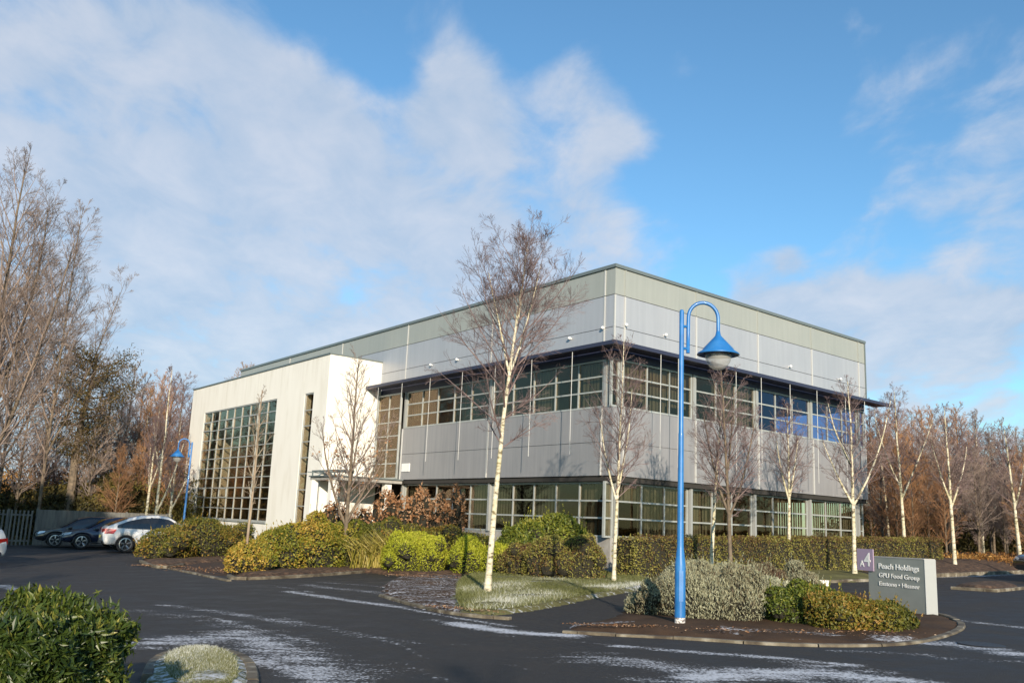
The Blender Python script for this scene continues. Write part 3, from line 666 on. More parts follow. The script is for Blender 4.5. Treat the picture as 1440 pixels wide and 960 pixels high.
text('GPU Food Group', sg, tp(Ls*.20, .68), .135, rt, nS, wid=tw, bold=.001)
text('Enstone \u2022 Hissner', sg, tp(Ls*.20, .51), .125, rt, nS, wid=tw, bold=.001)
pr = Rg+dirS*(Ls-.17+ps)+nS*.034
text('A', pl, [*(pr+rt*.08), zs+hS-.31+.08], .19, rt, nS, bold=.001); text('4', pl, [*(pr+rt*.20), zs+hS-.31+.10], .40, rt, nS, bold=.003)
# small white kerb marker in the turf
q = V3(G(1156, 829)); m_ = MB(); m_.prism([q[:2]+np.array(v) for v in ((-.16, -.08), (.16, -.1), (.18, .1), (-.14, .1))], q[2]-.1, q[2]+.27)
tag(m_.build('marker_block', M['strip']), 'small pale concrete block at the turf edge between the island shrubs and the sign', 'block')

# ------------------------------------------------------------------ cars
def car(loc, yaw, paint, label, L=4.6, W=1.88, Hh=1.66, coupe=True, scale=1.):
    """side profile stations: x, sill z, shoulder z, roof z, half width"""
    x, y = loc; z = hz(x)
    t = thing('parked_car', label, 'car', (x, y, z))
    k = Hh/1.66
    if coupe: prof = [(-2.3, .50, .80, .86), (-2.26, .34, .92, 1.02), (-2.1, .32, 1.0, 1.14), (-1.75, .32, 1.02, 1.30), (-1.3, .32, 1.01, 1.49), (-.75, .3, .99, 1.62), (-.1, .3, .98, 1.66), (.4, .3, .97, 1.60), (.85, .3, .97, 1.34), (1.3, .3, .97, 1.05), (1.8, .32, .93, .98), (2.15, .34, .84, .87), (2.33, .42, .66, .70)]
    else: prof = [(-2.3, .45, .78, .84), (-2.26, .34, .9, 1.1), (-2.1, .3, .95, 1.35), (-1.8, .3, .96, 1.5), (-1.3, .3, .96, 1.58), (-.7, .3, .95, 1.62), (-.1, .3, .94, 1.60), (.35, .3, .93, 1.5), (.8, .3, .92, 1.22), (1.25, .3, .92, .98), (1.75, .3, .88, .92), (2.12, .32, .80, .83), (2.33, .4, .62, .66)]
    prof = [(a, b*k, c*k, d*k) for a, b, c, d in prof]
    cy, sy = math.cos(yaw), math.sin(yaw)
    def W3(p): p = np.asarray(p, float)*scale; return np.stack([x+p[..., 0]*cy-p[..., 1]*sy, y+p[..., 0]*sy+p[..., 1]*cy, z+p[..., 2]], -1)
    hw = W/2; secs = []
    def interp(xx):
        A = np.array(prof); return [np.interp(xx, A[:, 0], A[:, i]) for i in (1, 2, 3)]
    xs_ = np.linspace(-2.3, 2.33, 48)
    for xx in xs_:
        b, c, d = interp(xx); e = max(0, (abs(xx)-1.5)/.83); w = hw*(1-.16*e**2.2); rw = w*(.98-.26*min(1, max(0, (d-c)/.65)))
        # wheel arches
        for wx in (-1.38, 1.42):
            dd = abs(xx-wx)
            if dd < .43: b = max(b, .0+math.sqrt(.43**2-dd**2)+.30*k)
        b = min(b, c-.06)
        secs.append([(xx, 0, b), (xx, w*.88, b), (xx, w*.97, b+.05), (xx, w, (b+c)/2), (xx, w*.985, c-.05), (xx, w*.95, c), (xx, (w*.95+rw)/2+.01, (c+d)/2), (xx, rw, d-.07*min(1, (d-c)/.3)), (xx, rw*.86, d-.012), (xx, rw*.5, d+.012*0), (xx, 0, d+.008)])
    S = np.array(secs); n, q, _ = S.shape; full = np.concatenate([S, S[:, ::-1][:, 1:-1]*np.array([1, -1, 1])], 1); nq = full.shape[1]
    mb = MB(); idx = np.arange(n*nq).reshape(n, nq); f = np.stack([idx[:-1], idx[1:], np.roll(idx[1:], -1, 1), np.roll(idx[:-1], -1, 1)], -1).reshape(-1, 4)
    mb.add(W3(full).reshape(-1, 3), f)
    b0 = mb.n-n*nq; mb.f += [np.array([[b0+i for i in range(nq)]]), np.array([[b0+(n-1)*nq+nq-1-i for i in range(nq)]])]; mb.mi += [np.array([0]), np.array([0])]
    body = mb.build('body', M[paint], t, smooth=True)
    # side glass, pushed a few mm off the greenhouse
    A = np.array(prof)
    gx0, gx1 = (-1.78, 1.02) if coupe else (-1.95, .95)
    for sgn in (1, -1):
        g_ = MB(); V = []
        for xx in np.linspace(gx0, gx1, 22):
            b, c, d = interp(xx); w = hw*(1-.16*max(0, (abs(xx)-1.5)/.83)**2.2); rw = w*(.98-.26*min(1, max(0, (d-c)/.65)))
            zb = c+.035; zt = max(zb+.004, d-.12*k)
            def yy(zz):
                u = (zz-c)/max(.01, (d-c)); return (w*.95+(rw-w*.95)*u)+.016+.02*math.sin(math.pi*min(1, max(0, u)))
            V += [(xx, sgn*yy(zb), zb), (xx, sgn*yy((zb+zt)/2), (zb+zt)/2), (xx, sgn*yy(zt), zt)]
        V = np.array(V).reshape(22, 3, 3); idx = np.arange(66).reshape(22, 3); f = np.stack([idx[:-1, :-1], idx[1:, :-1], idx[1:, 1:], idx[:-1, 1:]], -1).reshape(-1, 4)
        g_.add(W3(V).reshape(-1, 3), f); g_.build('side_window', M['carglass'], t)
        # pillar
        m_ = MB(); b, c, d = interp(-.35)
        m_.add(W3([(-.40, sgn*(hw*.965+.004), c+.03), (-.32, sgn*(hw*.965+.004), c+.03), (-.32, sgn*(hw*.76), d-.1), (-.40, sgn*(hw*.76), d-.1)]), [(0, 1, 2, 3)]); m_.build('pillar', M['trim'], t)
        m_ = MB(); m_.blob([0, 0, 0], (1, 1, 1), 3, 0, sub=8); v = m_.v[0]*np.array([.09, .10, .075])*1+np.array([.75, sgn*(hw+.07), 1.02*k]); m_.v[0] = W3(v); m_.build('mirror', M[paint], t, smooth=True)
        for wx in (-1.38, 1.42):
            r = .365*min(1.05, k+.0); w_ = thing_wheel = None
            th = np.linspace(0, 2*np.pi, 28, endpoint=False)
            def lath(prof_, mt, parent, name):
                mm = MB(); V = np.array([[(wx+rr*math.cos(a), sgn*(hw-.11+yy_), r+rr*math.sin(a)) for a in th] for rr, yy_ in prof_]); kk = len(prof_)
                idx = np.arange(kk*28).reshape(kk, 28); f = np.stack([idx[:-1], np.roll(idx[:-1], -1, 1), np.roll(idx[1:], -1, 1), idx[1:]], -1).reshape(-1, 4)
                mm.add(W3(V).reshape(-1, 3), f); return mm
            tyre = lath([(.2, -.12), (r-.02, -.12), (r, -.08), (r, .07), (r-.03, .105), (r*.72, .11), (r*.70, .07), (.01, .06)], None, None, '').build('wheel', M['tyre'], t)
            rim = lath([(r*.72, .112), (r*.66, .115), (r*.64, .075)], None, None, '')
            for a in np.arange(5)*2*np.pi/5+.3:
                for da_ in (-.13, .13):
                    p0 = (wx+.05*math.cos(a), sgn*(hw-.11+.09), r+.05*math.sin(a)); p1 = (wx+r*.68*math.cos(a+da_), sgn*(hw-.11+.1), r+r*.68*math.sin(a+da_)); rim.tube(W3([p0, p1]), .022, 5)
            rim.build('rim', M['alloy'], tyre)
        # arch trim, lights
        m_ = MB(); pts = W3([(wxx, sgn*(hw+.004), .30*k+math.sqrt(max(0, .43**2-(wxx+1.38)**2))) for wxx in np.linspace(-1.81, -.95, 14)]); m_.tube(pts, .03, 6)
        pts = W3([(wxx, sgn*(hw+.004), .30*k+math.sqrt(max(0, .43**2-(wxx-1.42)**2))) for wxx in np.linspace(.99, 1.85, 14)]); m_.tube(pts, .03, 6)
        m_.tube(W3([(-.95, sgn*(hw-.02), .33*k), (.99, sgn*(hw-.02), .33*k)]), .05, 6); m_.build('sill_trim', M['trim'], t)
        m_ = MB(); m_.add(W3([(-2.325, sgn*hw*.30, .84*k), (-2.325, sgn*hw*.30, .97*k), (-2.265, sgn*hw*.86, 1.02*k), (-2.275, sgn*hw*.88, .80*k), (-1.80, sgn*hw*1.01, .99*k), (-1.92, sgn*hw*1.02, .80*k)]), [(0, 1, 2, 3), (3, 2, 4, 5)]); m_.build('tail_light', M['red'], t)
        m_ = MB(); m_.add(W3([(2.335, sgn*hw*.5, .64*k), (2.28, sgn*hw*.5, .74*k), (2.2, sgn*hw*.86, .78*k), (2.27, sgn*hw*.85, .66*k), (1.9, sgn*hw*.985, .83*k), (1.98, sgn*hw*.985, .72*k)]), [(0, 1, 2, 3), (3, 2, 4, 5)]); m_.build('headlight', M['lens'], t)
    # windscreens follow the profile
    for a0, a1, nm in ((.42, 1.2, 'windscreen'), (-2.12, -1.35, 'rear_window')):
        g_ = MB(); V = []
        for xx in np.linspace(a0, a1, 8):
            b, c, d = interp(xx); w = hw*(1-.16*max(0, (abs(xx)-1.5)/.83)**2.2); rw = w*(.98-.26*min(1, max(0, (d-c)/.65)))
            V += [(xx, u*rw*.84, d+.016) for u in (-1, -.5, 0, .5, 1)]
        V = np.array(V).reshape(8, 5, 3); idx = np.arange(40).reshape(8, 5); f = np.stack([idx[:-1, :-1], idx[1:, :-1], idx[1:, 1:], idx[:-1, 1:]], -1).reshape(-1, 4)
        g_.add(W3(V).reshape(-1, 3), f); g_.build(nm, M['carglass'], t, smooth=True)
    m_ = MB()
    for e_ in (-1, 1): m_.add(W3([(e_*2.345, -.6, .36*k), (e_*2.345, .6, .36*k), (e_*2.33, .6, .5*k), (e_*2.33, -.6, .5*k)]), [(0, 1, 2, 3)])
    m_.build('bumper_grille', M['trim'], t)
    m_ = MB(); m_.add(W3([(-2.35, -.26, .60*k), (-2.35, .26, .60*k), (-2.345, .26, .71*k), (-2.345, -.26, .71*k)]), [(0, 1, 2, 3)]); m_.build('number_plate', M['plate'], t)
    return t
yw = math.radians(30)
rwh = G(178, 777); hd = np.array([math.cos(yw), math.sin(yw)]); sd = np.array([math.sin(yw), -math.cos(yw)])
cw = rwh+hd*1.38-sd*.85
car(cw-hd*.05, yw, 'carwhite', 'white coupe styled SUV parked tail out beside the rounded shrub', scale=1.05)
fwh = G(113, 772); cn = fwh+hd*1.42-sd*.85
car(cn, yw+math.pi, 'carnavy', 'dark navy car parked nose out next to the white SUV', coupe=False)
cb = cn-hd*1.0-sd*2.75
car(cb, yw+math.pi, 'carblack', 'black car furthest from the building, mostly hidden behind the navy one', coupe=False)
q = G(1, 793); car(q+np.array([-2.45, .8]), math.radians(150), 'carwhite', 'white car cut off by the left picture edge with a red tail light', coupe=False, Hh=1.5)
q = G(1433, 822); car(q+np.array([3.5, 1.7]), math.radians(183), 'carblack', 'dark car just entering at the right picture edge', coupe=False)
# ------------------------------------------------------------------ fences behind the cars
def fence(px0, px1, D0, D1, h, label, gap=.0, w=.16, name='board_fence'):
    a = at(px0, D0); b = at(px1, D1); L = np.linalg.norm(b-a); d = (b-a)/L; n = np.array([-d[1], d[0]]); z = hz(a[0])-.05
    t = thing(name, label, 'fence', (a[0], a[1], z)); m_ = MB(); rg = R_(int(L*10)); s = 0
    while s < L: m_.obox([*(a+d*s), z], ([*(d*(w-.008)), 0], [*(n*.022), 0], (0, 0, h+rg.uniform(-.01, .01)))); s += w+gap
    m_.build('boards', M['fence'], t)
    m_ = MB()
    for zz in (.3, h-.3): m_.obox([*(a+n*.024), z+zz], ([*(d*L), 0], [*(n*.05), 0], (0, 0, .09)))
    m_.build('rail', M['fence'], t)
    for s in np.arange(0, L+.1, 2.4):
        m_ = MB(); m_.obox([*(a+d*s+n*.076), z-.1], ([*(d*.1), 0], [*(n*.1), 0], (0, 0, h+.15))); m_.build('post', M['fence'], t)
fence(50, 240, 58, 60, 2.0, 'grey close boarded fence behind the parked cars')
fence(-60, 44, 57, 58, 2.0, 'grey slatted fence with open gaps at the far left', gap=.11, w=.1, name='slat_fence')
# ------------------------------------------------------------------ bare trees
def lerp_poly(P, u):
    """positions and tangents at fraction u (N,M) on polylines P (N,k,3)"""
    N, k, _ = P.shape; x = np.clip(u*(k-1), 0, k-1.001); i = x.astype(int); f = (x-i)[..., None]; n = np.arange(N)[:, None]
    a = P[n, i]; b = P[n, i+1]; d = b-a; return a+d*f, d/(np.linalg.norm(d, axis=-1, keepdims=True)+1e-9)
def grow(rg, P, r, M_, u0, u1, lf, ang, k, up, wob, rf, rtip, out=0.):
    N = len(P); u = rg.uniform(u0, u1, (N, M_)); pos, tan = lerp_poly(P, u)
    L0 = np.linalg.norm(np.diff(P, axis=1), axis=2).sum(1)[:, None]
    L = L0*lf*(1.08-.72*u)*rg.uniform(.65, 1.25, (N, M_))
    rv = rg.normal(size=(N, M_, 3)); pr = rv-(rv*tan).sum(-1, keepdims=True)*tan; pr /= np.linalg.norm(pr, axis=-1, keepdims=True)+1e-9
    a = ang*rg.uniform(.7, 1.3, (N, M_, 1)); d = tan*np.cos(a)+pr*np.sin(a)
    pos = pos.reshape(-1, 3); d = d.reshape(-1, 3); L = L.reshape(-1); pts = [pos]; st = (L/(k-1))[:, None]
    for j in range(k-1):
        d = d+np.array([0, 0, up])+rg.normal(size=d.shape)*wob; d /= np.linalg.norm(d, axis=1, keepdims=True); pts.append(pts[-1]+d*st)
    C = np.stack(pts, 1); x = np.clip(u*(r.shape[1]-1), 0, r.shape[1]-1.001); i = x.astype(int); n = np.arange(N)[:, None]
    rp = (r[n, i]*rf).reshape(-1); t = np.linspace(0, 1, k)[None]; rr = np.maximum(rp[:, None]*(1-t)+rtip*t, rtip)
    return C, rr
def bare_tree(seed, H, r0, cb=.3, nb=34, spread=.3, ang=.85, up=.05, lean=(0, 0), forks=(), twl=.42, n2=9, n3=7, tw=.0045, extra=0, droop=0., bark='birch', twig='twig', top_r=.012, wob=.012, prof_pow=1.3, limb_mat=None, kmin=.25):
    """-> (trunk MB, crown MB)"""
    rg = R_(seed); n = 16; t = np.linspace(0, 1, n)
    bx = np.array(lean)[None]*t[:, None]**1.4*H; w = np.cumsum(rg.normal(size=(n, 2))*wob*H*.12, axis=0)*np.minimum(1, t*2)[:, None]
    T = np.c_[bx+w, t*H]; rad = r0*(1-t)**.85+top_r; rad[0] *= 1.35
    tr = MB(); tr.tubes(T, rad, 10); L = []; LR = []
    main = [(T, rad, 1.)]
    for (ft, az, tilt, lf) in forks:
        p0, tg = lerp_poly(T[None], np.array([[ft]])); p0 = p0[0, 0]; d = np.array([math.sin(tilt)*math.cos(az), math.sin(tilt)*math.sin(az), math.cos(tilt)]); pts = [p0]; st = H*lf/8
        for j in range(8): d = d+np.array([0, 0, .10])+rg.normal(size=3)*.03; d /= np.linalg.norm(d); pts.append(pts[-1]+d*st)
        rr = np.interp(ft, t, rad)*.62*(1-np.linspace(0, 1, 9))**.8+top_r*.8; pts = np.array(pts); tr.tubes(pts, rr, 8); main.append((pts, rr, lf))
    br = []; brr = []; k = 8
    for mi, (P, rr, lf) in enumerate(main):
        cnt = int(nb*(1 if mi == 0 else lf*.9)); c0 = cb if mi == 0 else .12
        for i in range(cnt):
            u = c0+(1-c0)*((i+rg.random())/cnt)*.98; p, tg = lerp_poly(P[None], np.array([[u]])); p = p[0, 0]; tg = tg[0, 0]
            q = (u-c0)/(1-c0); pr = (1-q**prof_pow*.8)*(kmin+(1-kmin)*min(1, q*4)) if mi == 0 else (1-q*.6)*.7
            Lb = H*spread*pr*rg.uniform(.7, 1.2); az = i*2.4+rg.uniform(-.5, .5); a = ang*rg.uniform(.75, 1.2)*(1-.35*q)
            d = np.array([math.sin(a)*math.cos(az), math.sin(a)*math.sin(az), math.cos(a)]); d = d+tg*.25; d /= np.linalg.norm(d); pts = [p]
            for j in range(k-1): d = d+np.array([0, 0, up-droop*(j/(k-1))])+rg.normal(size=3)*.04; d /= np.linalg.norm(d); pts.append(pts[-1]+d*Lb/(k-1))
            br.append(pts); rb = min(np.interp(u, np.linspace(0, 1, len(rr)), rr)*.45, .005+Lb*.0065+H*.0004); brr.append(rb*(1-np.linspace(0, 1, k))**.9+tw*.8)
    B = np.array(br); Br = np.array(brr)
    cr = MB(); cr.tubes(B, Br, 5)
    C2, r2 = grow(rg, B, Br, n2, .12, .98, .46, .74, 5, .045-droop*.5, .05, .5, tw); cr.tubes(C2, r2, 3)
    C3, r3 = grow(rg, C2, r2, n3, .1, 1., twl*1.5, .6, 4, .035-droop, .06, .6, tw*.72); cr.tubes(C3, r3, 3)
    if extra: C4, r4 = grow(rg, C3, r3, extra, .1, 1., .6, .45, 3, .04-droop, .07, .8, tw*.65); cr.tubes(C4, r4, 3)
    return tr, cr, C3
def shift(mb, p):
    for i in range(len(mb.v)): mb.v[i] = mb.v[i]+np.array(p)
    return mb
def tree(name, label, cat, p, group=None, bark='birch', twig='twig', sc_=1., rot=0, **kw):
    tr, cr, C3 = bare_tree(**kw); z = hz(p[0])-.03
    t = thing(name, label, cat, (p[0], p[1], z), group); t.rotation_euler = (0, 0, rot); t.scale = (sc_,)*3
    tr.build('trunk', M[bark], t, local=True, smooth=True); cr.build('crown', M[twig], t, local=True)
    return t, C3
def Hpx(p, px, py):
    """height above ground at ground point p that shows at this pixel row"""
    r = ray(px, py); return EYE+r[2]*np.linalg.norm(p)/np.linalg.norm(r[:2])-hz(p[0])
BG = 'silver birches along the front of the building'
p = G(685, 838); tree('birch_tree', 'tall leaning silver birch in the frosted turf, the nearest and largest of the birches', 'tree', p, None, seed=3, H=Hpx(p, 742, 330), r0=.072, top_r=.008, cb=.38, nb=36, spread=.34, ang=1.05, up=.045, lean=(.07, .05), forks=((.60, 0.3, .33, .34), (.60, 2.9, .30, .30), (.72, 1.2, .3, .25)), n2=9, n3=7, tw=.0029, extra=3, prof_pow=2.2, kmin=.5)
p = G(863, 822); tree('birch_tree', 'slim white birch left of the blue lamp with a low spreading fork', 'tree', p, BG, seed=5, H=Hpx(p, 872, 478), r0=.052, top_r=.008, cb=.33, nb=28, spread=.34, ang=1.05, up=.03, forks=((.36, 0.4, .22, .45), (.33, 3.2, .42, .35)), tw=.0030, n2=8, n3=6, extra=2, lean=(.03, 0))
p = at(1000, 30.5); tree('birch_tree', 'thin white birch stem leaning right just behind the grey green island shrub', 'tree', p, BG, seed=6, H=Hpx(p, 1020, 560), r0=.058, cb=.4, nb=20, spread=.28, ang=.95, up=.03, tw=.0034, n2=8, n3=6, lean=(.07, 0))
p = at(1028, 29.); tree('birch_tree', 'brown barked tree with ascending limbs beside the thin white stem', 'tree', p, None, bark='brownbark', twig='twig', seed=8, H=Hpx(p, 1018, 520), r0=.055, cb=.3, nb=28, spread=.37, ang=1.0, up=.03, forks=((.3, 0.2, .45, .5), (.32, 3.0, .4, .5), (.5, 1.0, .3, .35)), tw=.0031, n2=8, n3=6, extra=2, lean=(-.03, 0))
p = G(1110, 806); tree('birch_tree', 'small white birch between the lamp and the sign with a short forked stem', 'tree', p, BG, seed=11, H=Hpx(p, 1112, 570), r0=.058, cb=.45, nb=26, spread=.36, ang=1.05, up=.03, forks=((.44, .1, .3, .36), (.43, 3.1, .3, .36)), tw=.0034, n2=8, n3=6, extra=2)
p = G(1202, 809); tree('birch_tree', 'white birch at the right end of the building with a long limb reaching right', 'tree', p, BG, seed=13, H=Hpx(p, 1196, 535), r0=.068, cb=.36, nb=25, spread=.30, ang=1.0, up=.03, forks=((.35, .2, .62, .62), (.36, 3.2, .6, .36), (.55, 2.9, .5, .35)), tw=.0034, n2=8, n3=6, extra=2, lean=(-.02, 0))
RG_ = 'white birches along the wood edge'
for i, (px_, py_, D, tx, ty, fk, lab) in enumerate((
    (1271, 783, 46, 1266, 550, ((.38, .2, .5, .5), (.45, 3.0, .5, .35)), 'white birch rising directly behind the company sign'),
    (1340, 805, 44, 1338, 572, ((.38, .3, .6, .42), (.42, 3.0, .35, .4)), 'white birch to the right of the sign with one limb bent far right'),
    (1432, 797, 44, 1420, 602, ((.45, .3, .4, .35),), 'white birch nearest the right picture edge'),
    (1250, 772, 54, 1236, 575, (), 'thin brownish birch between the building end and the sign'),
    (1381, 778, 60, 1380, 590, (), 'thin grey birch stem set back between the two white birches at the right'))):
    p = at(px_, D); tree('birch_tree', lab, 'tree', p, RG_, seed=20+i, H=Hpx(p, tx, ty), r0=.075 if i < 3 else .06, cb=.36, nb=25, spread=.30, ang=1.0, up=.03, forks=fk, tw=.0042, n2=9, n3=7, extra=1, lean=((tx-px_)/1280*D/Hpx(p, tx, ty), 0), twig='twig')
# trees before the white wing
p = at(350, 30); t_, _ = tree('young_tree', 'thin olive barked young tree before the large gridded window', 'tree', p, None, bark='twigpale', twig='twigpale', seed=31, H=Hpx(p, 350, 545), r0=.04, cb=.35, nb=20, spread=.2, ang=.7, tw=.004, n2=7, n3=4)
p = at(487, 33); t_, C3 = tree('young_tree', 'upswept bare tree with a few russet leaves before the narrow slit window', 'tree', p, None, bark='brownbark', twig='greytwig', seed=33, H=Hpx(p, 490, 500), r0=.07, cb=.2, nb=26, spread=.36, ang=.9, up=.09, forks=((.2, 2.9, .55, .5), (.22, .2, .5, .5), (.3, 1.5, .4, .4)), tw=.005, n2=7, n3=4)
rg = R_(5); pts = C3[:, -1][rg.choice(len(C3), 700)]; pts = pts[(pts[:, 2] < 4.6)]
lb = MB(); lb.leaves(pts+rg.normal(size=pts.shape)*.03, rg.normal(size=pts.shape), rg.normal(size=pts.shape), np.full(len(pts), .10), np.full(len(pts), .07), rg.random(len(pts)))
M['copper'] = leafmat('copper_leaf', [(0, (.16, .07, .03)), (.4, (.36, .18, .08)), (.75, (.50, .30, .17)), (1, (.62, .46, .32))], .6)
lb.build('leaves', M['copper'], t_, local=True)
# tall bare trees far left
for i, (px_, D, ty, kw, lab) in enumerate((
    (-42, 31, 215, dict(spread=.34, ang=.8, forks=((.2, .1, .42, .62), (.24, 2.6, .5, .55), (.3, .6, .25, .6)), tw=.0036, n2=9, n3=7, nb=42, extra=2), 'large near bare tree reaching in from outside the left picture edge'),
    (52, 61, 285, dict(spread=.27, ang=.8, forks=((.25, .4, .4, .55), (.3, 2.9, .4, .5)), tw=.006, n2=9, n3=7, nb=38, extra=2), 'tall fine twigged bare tree behind the fence at the left'),
    (-8, 62, 300, dict(spread=.36, ang=.9, forks=((.25, .4, .45, .55), (.3, 2.9, .5, .5)), tw=.008, n2=10, n3=8, nb=44, extra=1), 'bare tree behind the slatted fence at the left picture edge'))):
    p = at(px_, D); tree('bare_tree', lab, 'tree', p, None, bark='brownbark', twig='greytwig', seed=41+i, H=Hpx(p, px_+30, ty), r0=.10, cb=.16, up=.05, **kw)
for i, (px_, D, ty) in enumerate(((218, 52, 515), (238, 53, 590), (204, 54, 560))):
    p = at(px_, D); tree('birch_tree', ('tallest white birch stem between the cars and the white wing', 'short forked white birch nearest the far blue lamp', 'slender pale birch stem at the left of the three by the cars')[i], 'tree', p, None, seed=51+i, H=Hpx(p, px_-4, ty), r0=.075, cb=.35, nb=24, spread=.26, ang=.8, tw=.007, n2=8, n3=6, forks=((.2+.1*i, .2, .4, .4), (.4, 3., .3, .3)))
# wood: four kinds, copied
def wood_proto(seed, H, twig, bark, **kw):
    tr, cr, _ = bare_tree(seed=seed, H=H, r0=.10, **kw)
    t = thing('woodland_tree', '', 'tree', (0, 0, 0)); tr.build('trunk', M[bark], t, local=True); cr.build('crown', M[twig], t, local=True); return t
protos = [wood_proto(61, 10, 'redtwig', 'brownbark', cb=.12, nb=44, spread=.34, ang=1.0, up=.02, tw=.0075, n2=9, n3=8, kmin=.6),
          wood_proto(62, 10, 'greytwig', 'brownbark', cb=.2, nb=38, spread=.36, ang=1.05, up=.02, tw=.0075, n2=9, n3=7, forks=((.25, 1, .4, .5),)),
          wood_proto(63, 10, 'redtwig', 'birch', cb=.25, nb=36, spread=.32, ang=1.0, up=.02, tw=.0075, n2=9, n3=7),
          wood_proto(64, 10, 'twig', 'brownbark', cb=.1, nb=44, spread=.36, ang=1.0, up=.02, tw=.0075, n2=9, n3=7, forks=((.3, 2, .4, .5), (.35, 5, .4, .4)))]
kinds = ['russet', 'grey', 'reddish, pale stemmed', 'purple brown']
used = set(); rg = R_(99)
def wood(px_, D, ty, kind, where, group):
    p = at(px_, D); H = Hpx(p, px_, ty)
    if kind in used: o = copy_tree(protos[kind])
    else: o = protos[kind]; used.add(kind)
    o.location = (p[0], p[1], hz(p[0])-.05); s = H/10; w = s*rg.uniform(.85, 1.15); o.scale = (w, w, s); o.rotation_euler = (0, 0, rg.uniform(0, 6.28))
    o['label'] = f'bare {kinds[kind]} tree {where}'; o['category'] = 'tree'; o['group'] = group+', '+kinds[kind]
n_ = 0
for D, cnt, top in ((52, 13, 618), (60, 14, 590), (70, 14, 572)):
    for i in range(cnt):
        px_ = 1214+(1480-1214)*(i+rg.uniform(.1, .9))/cnt; ty = top+rg.uniform(-14, 22)+max(0, (px_-1290))*.16
        ki = int(rg.choice([0, 0, 0, 1, 2, 3])) if px_ < 1330 else int(rg.choice([0, 1, 1, 3, 3])); wood(px_, D+rg.uniform(-3, 3), ty, ki, 'in the wood to the right of the building', 'wood at the right')
for D in (55, 70, 90):
    for i in range(5): wood(1490+i*60+rg.uniform(-20, 20), D*rg.uniform(.9, 1.1), 585, int(rg.integers(0, 4)), 'in the wood to the right of the building', 'wood at the right')
for i, (px_, D, ty) in enumerate(((20, 62, 520), (48, 70, 560), (120, 62, 545), (135, 72, 530), (152, 66, 555), (165, 75, 512), (180, 80, 530), (192, 74, 545), (205, 72, 525), (222, 80, 540), (236, 74, 530), (250, 78, 560), (255, 85, 590), (65, 75, 600), (100, 80, 610), (-40, 60, 540), (-80, 70, 530), (-110, 55, 480), (244, 66, 610), (190, 64, 610), (160, 60, 625), (225, 63, 620))):
    wood(px_, D, ty, (1, 3, 1, 3, 1, 1, 3, 2, 0, 0, 3, 1, 0, 3, 1, 1, 3, 1, 0, 0, 0, 0)[i], 'on the bank behind the parked cars', 'bank behind the cars')
for i, (px_, D, ty) in enumerate(((322, 82, 512), (330, 84, 517))): wood(px_, D, ty, 1, 'peeping over the roof of the white wing', 'behind the white wing')
for k in range(4):
    if k not in used: pass

# ------------------------------------------------------------------ leafy things
def ell_points(rg, ells, n, depth=.12, flatten_bottom=True):
    ells = np.array(ells, float); ar = (ells[:, 3]*ells[:, 4]+ells[:, 3]*ells[:, 5]+ells[:, 4]*ells[:, 5]); out = []; nor = []; tot = 0
    while tot < n:
        k = rg.choice(len(ells), n*2, p=ar/ar.sum()); d = rg.normal(size=(n*2, 3)); d /= np.linalg.norm(d, axis=1, keepdims=True); d[:, 2] = np.where(d[:, 2] < -.35, -d[:, 2], d[:, 2])
        E_ = ells[k]; s = 1-np.abs(rg.normal(size=n*2))*depth+rg.uniform(0, .05, n*2)
        p = E_[:, :3]+d*E_[:, 3:]*s[:, None]; ok = np.ones(len(p), bool)
        for e in ells: ok &= (((p-e[:3])/(e[3:]*.80))**2).sum(1) > 1
        ok &= p[:, 2]-hza(p[:, 0]) > .03
        out.append(p[ok]); nn = d/E_[:, 3:]; nn /= np.linalg.norm(nn, axis=1, keepdims=True); nor.append(nn[ok]); tot += ok.sum()
    return np.vstack(out)[:n], np.vstack(nor)[:n]
def clumpval(rg, P, sc_=1.6):
    v = np.zeros(len(P))
    for _ in range(5): w = rg.normal(size=3)*sc_; v += np.sin(P@w+rg.uniform(0, 6.3))
    return v/5
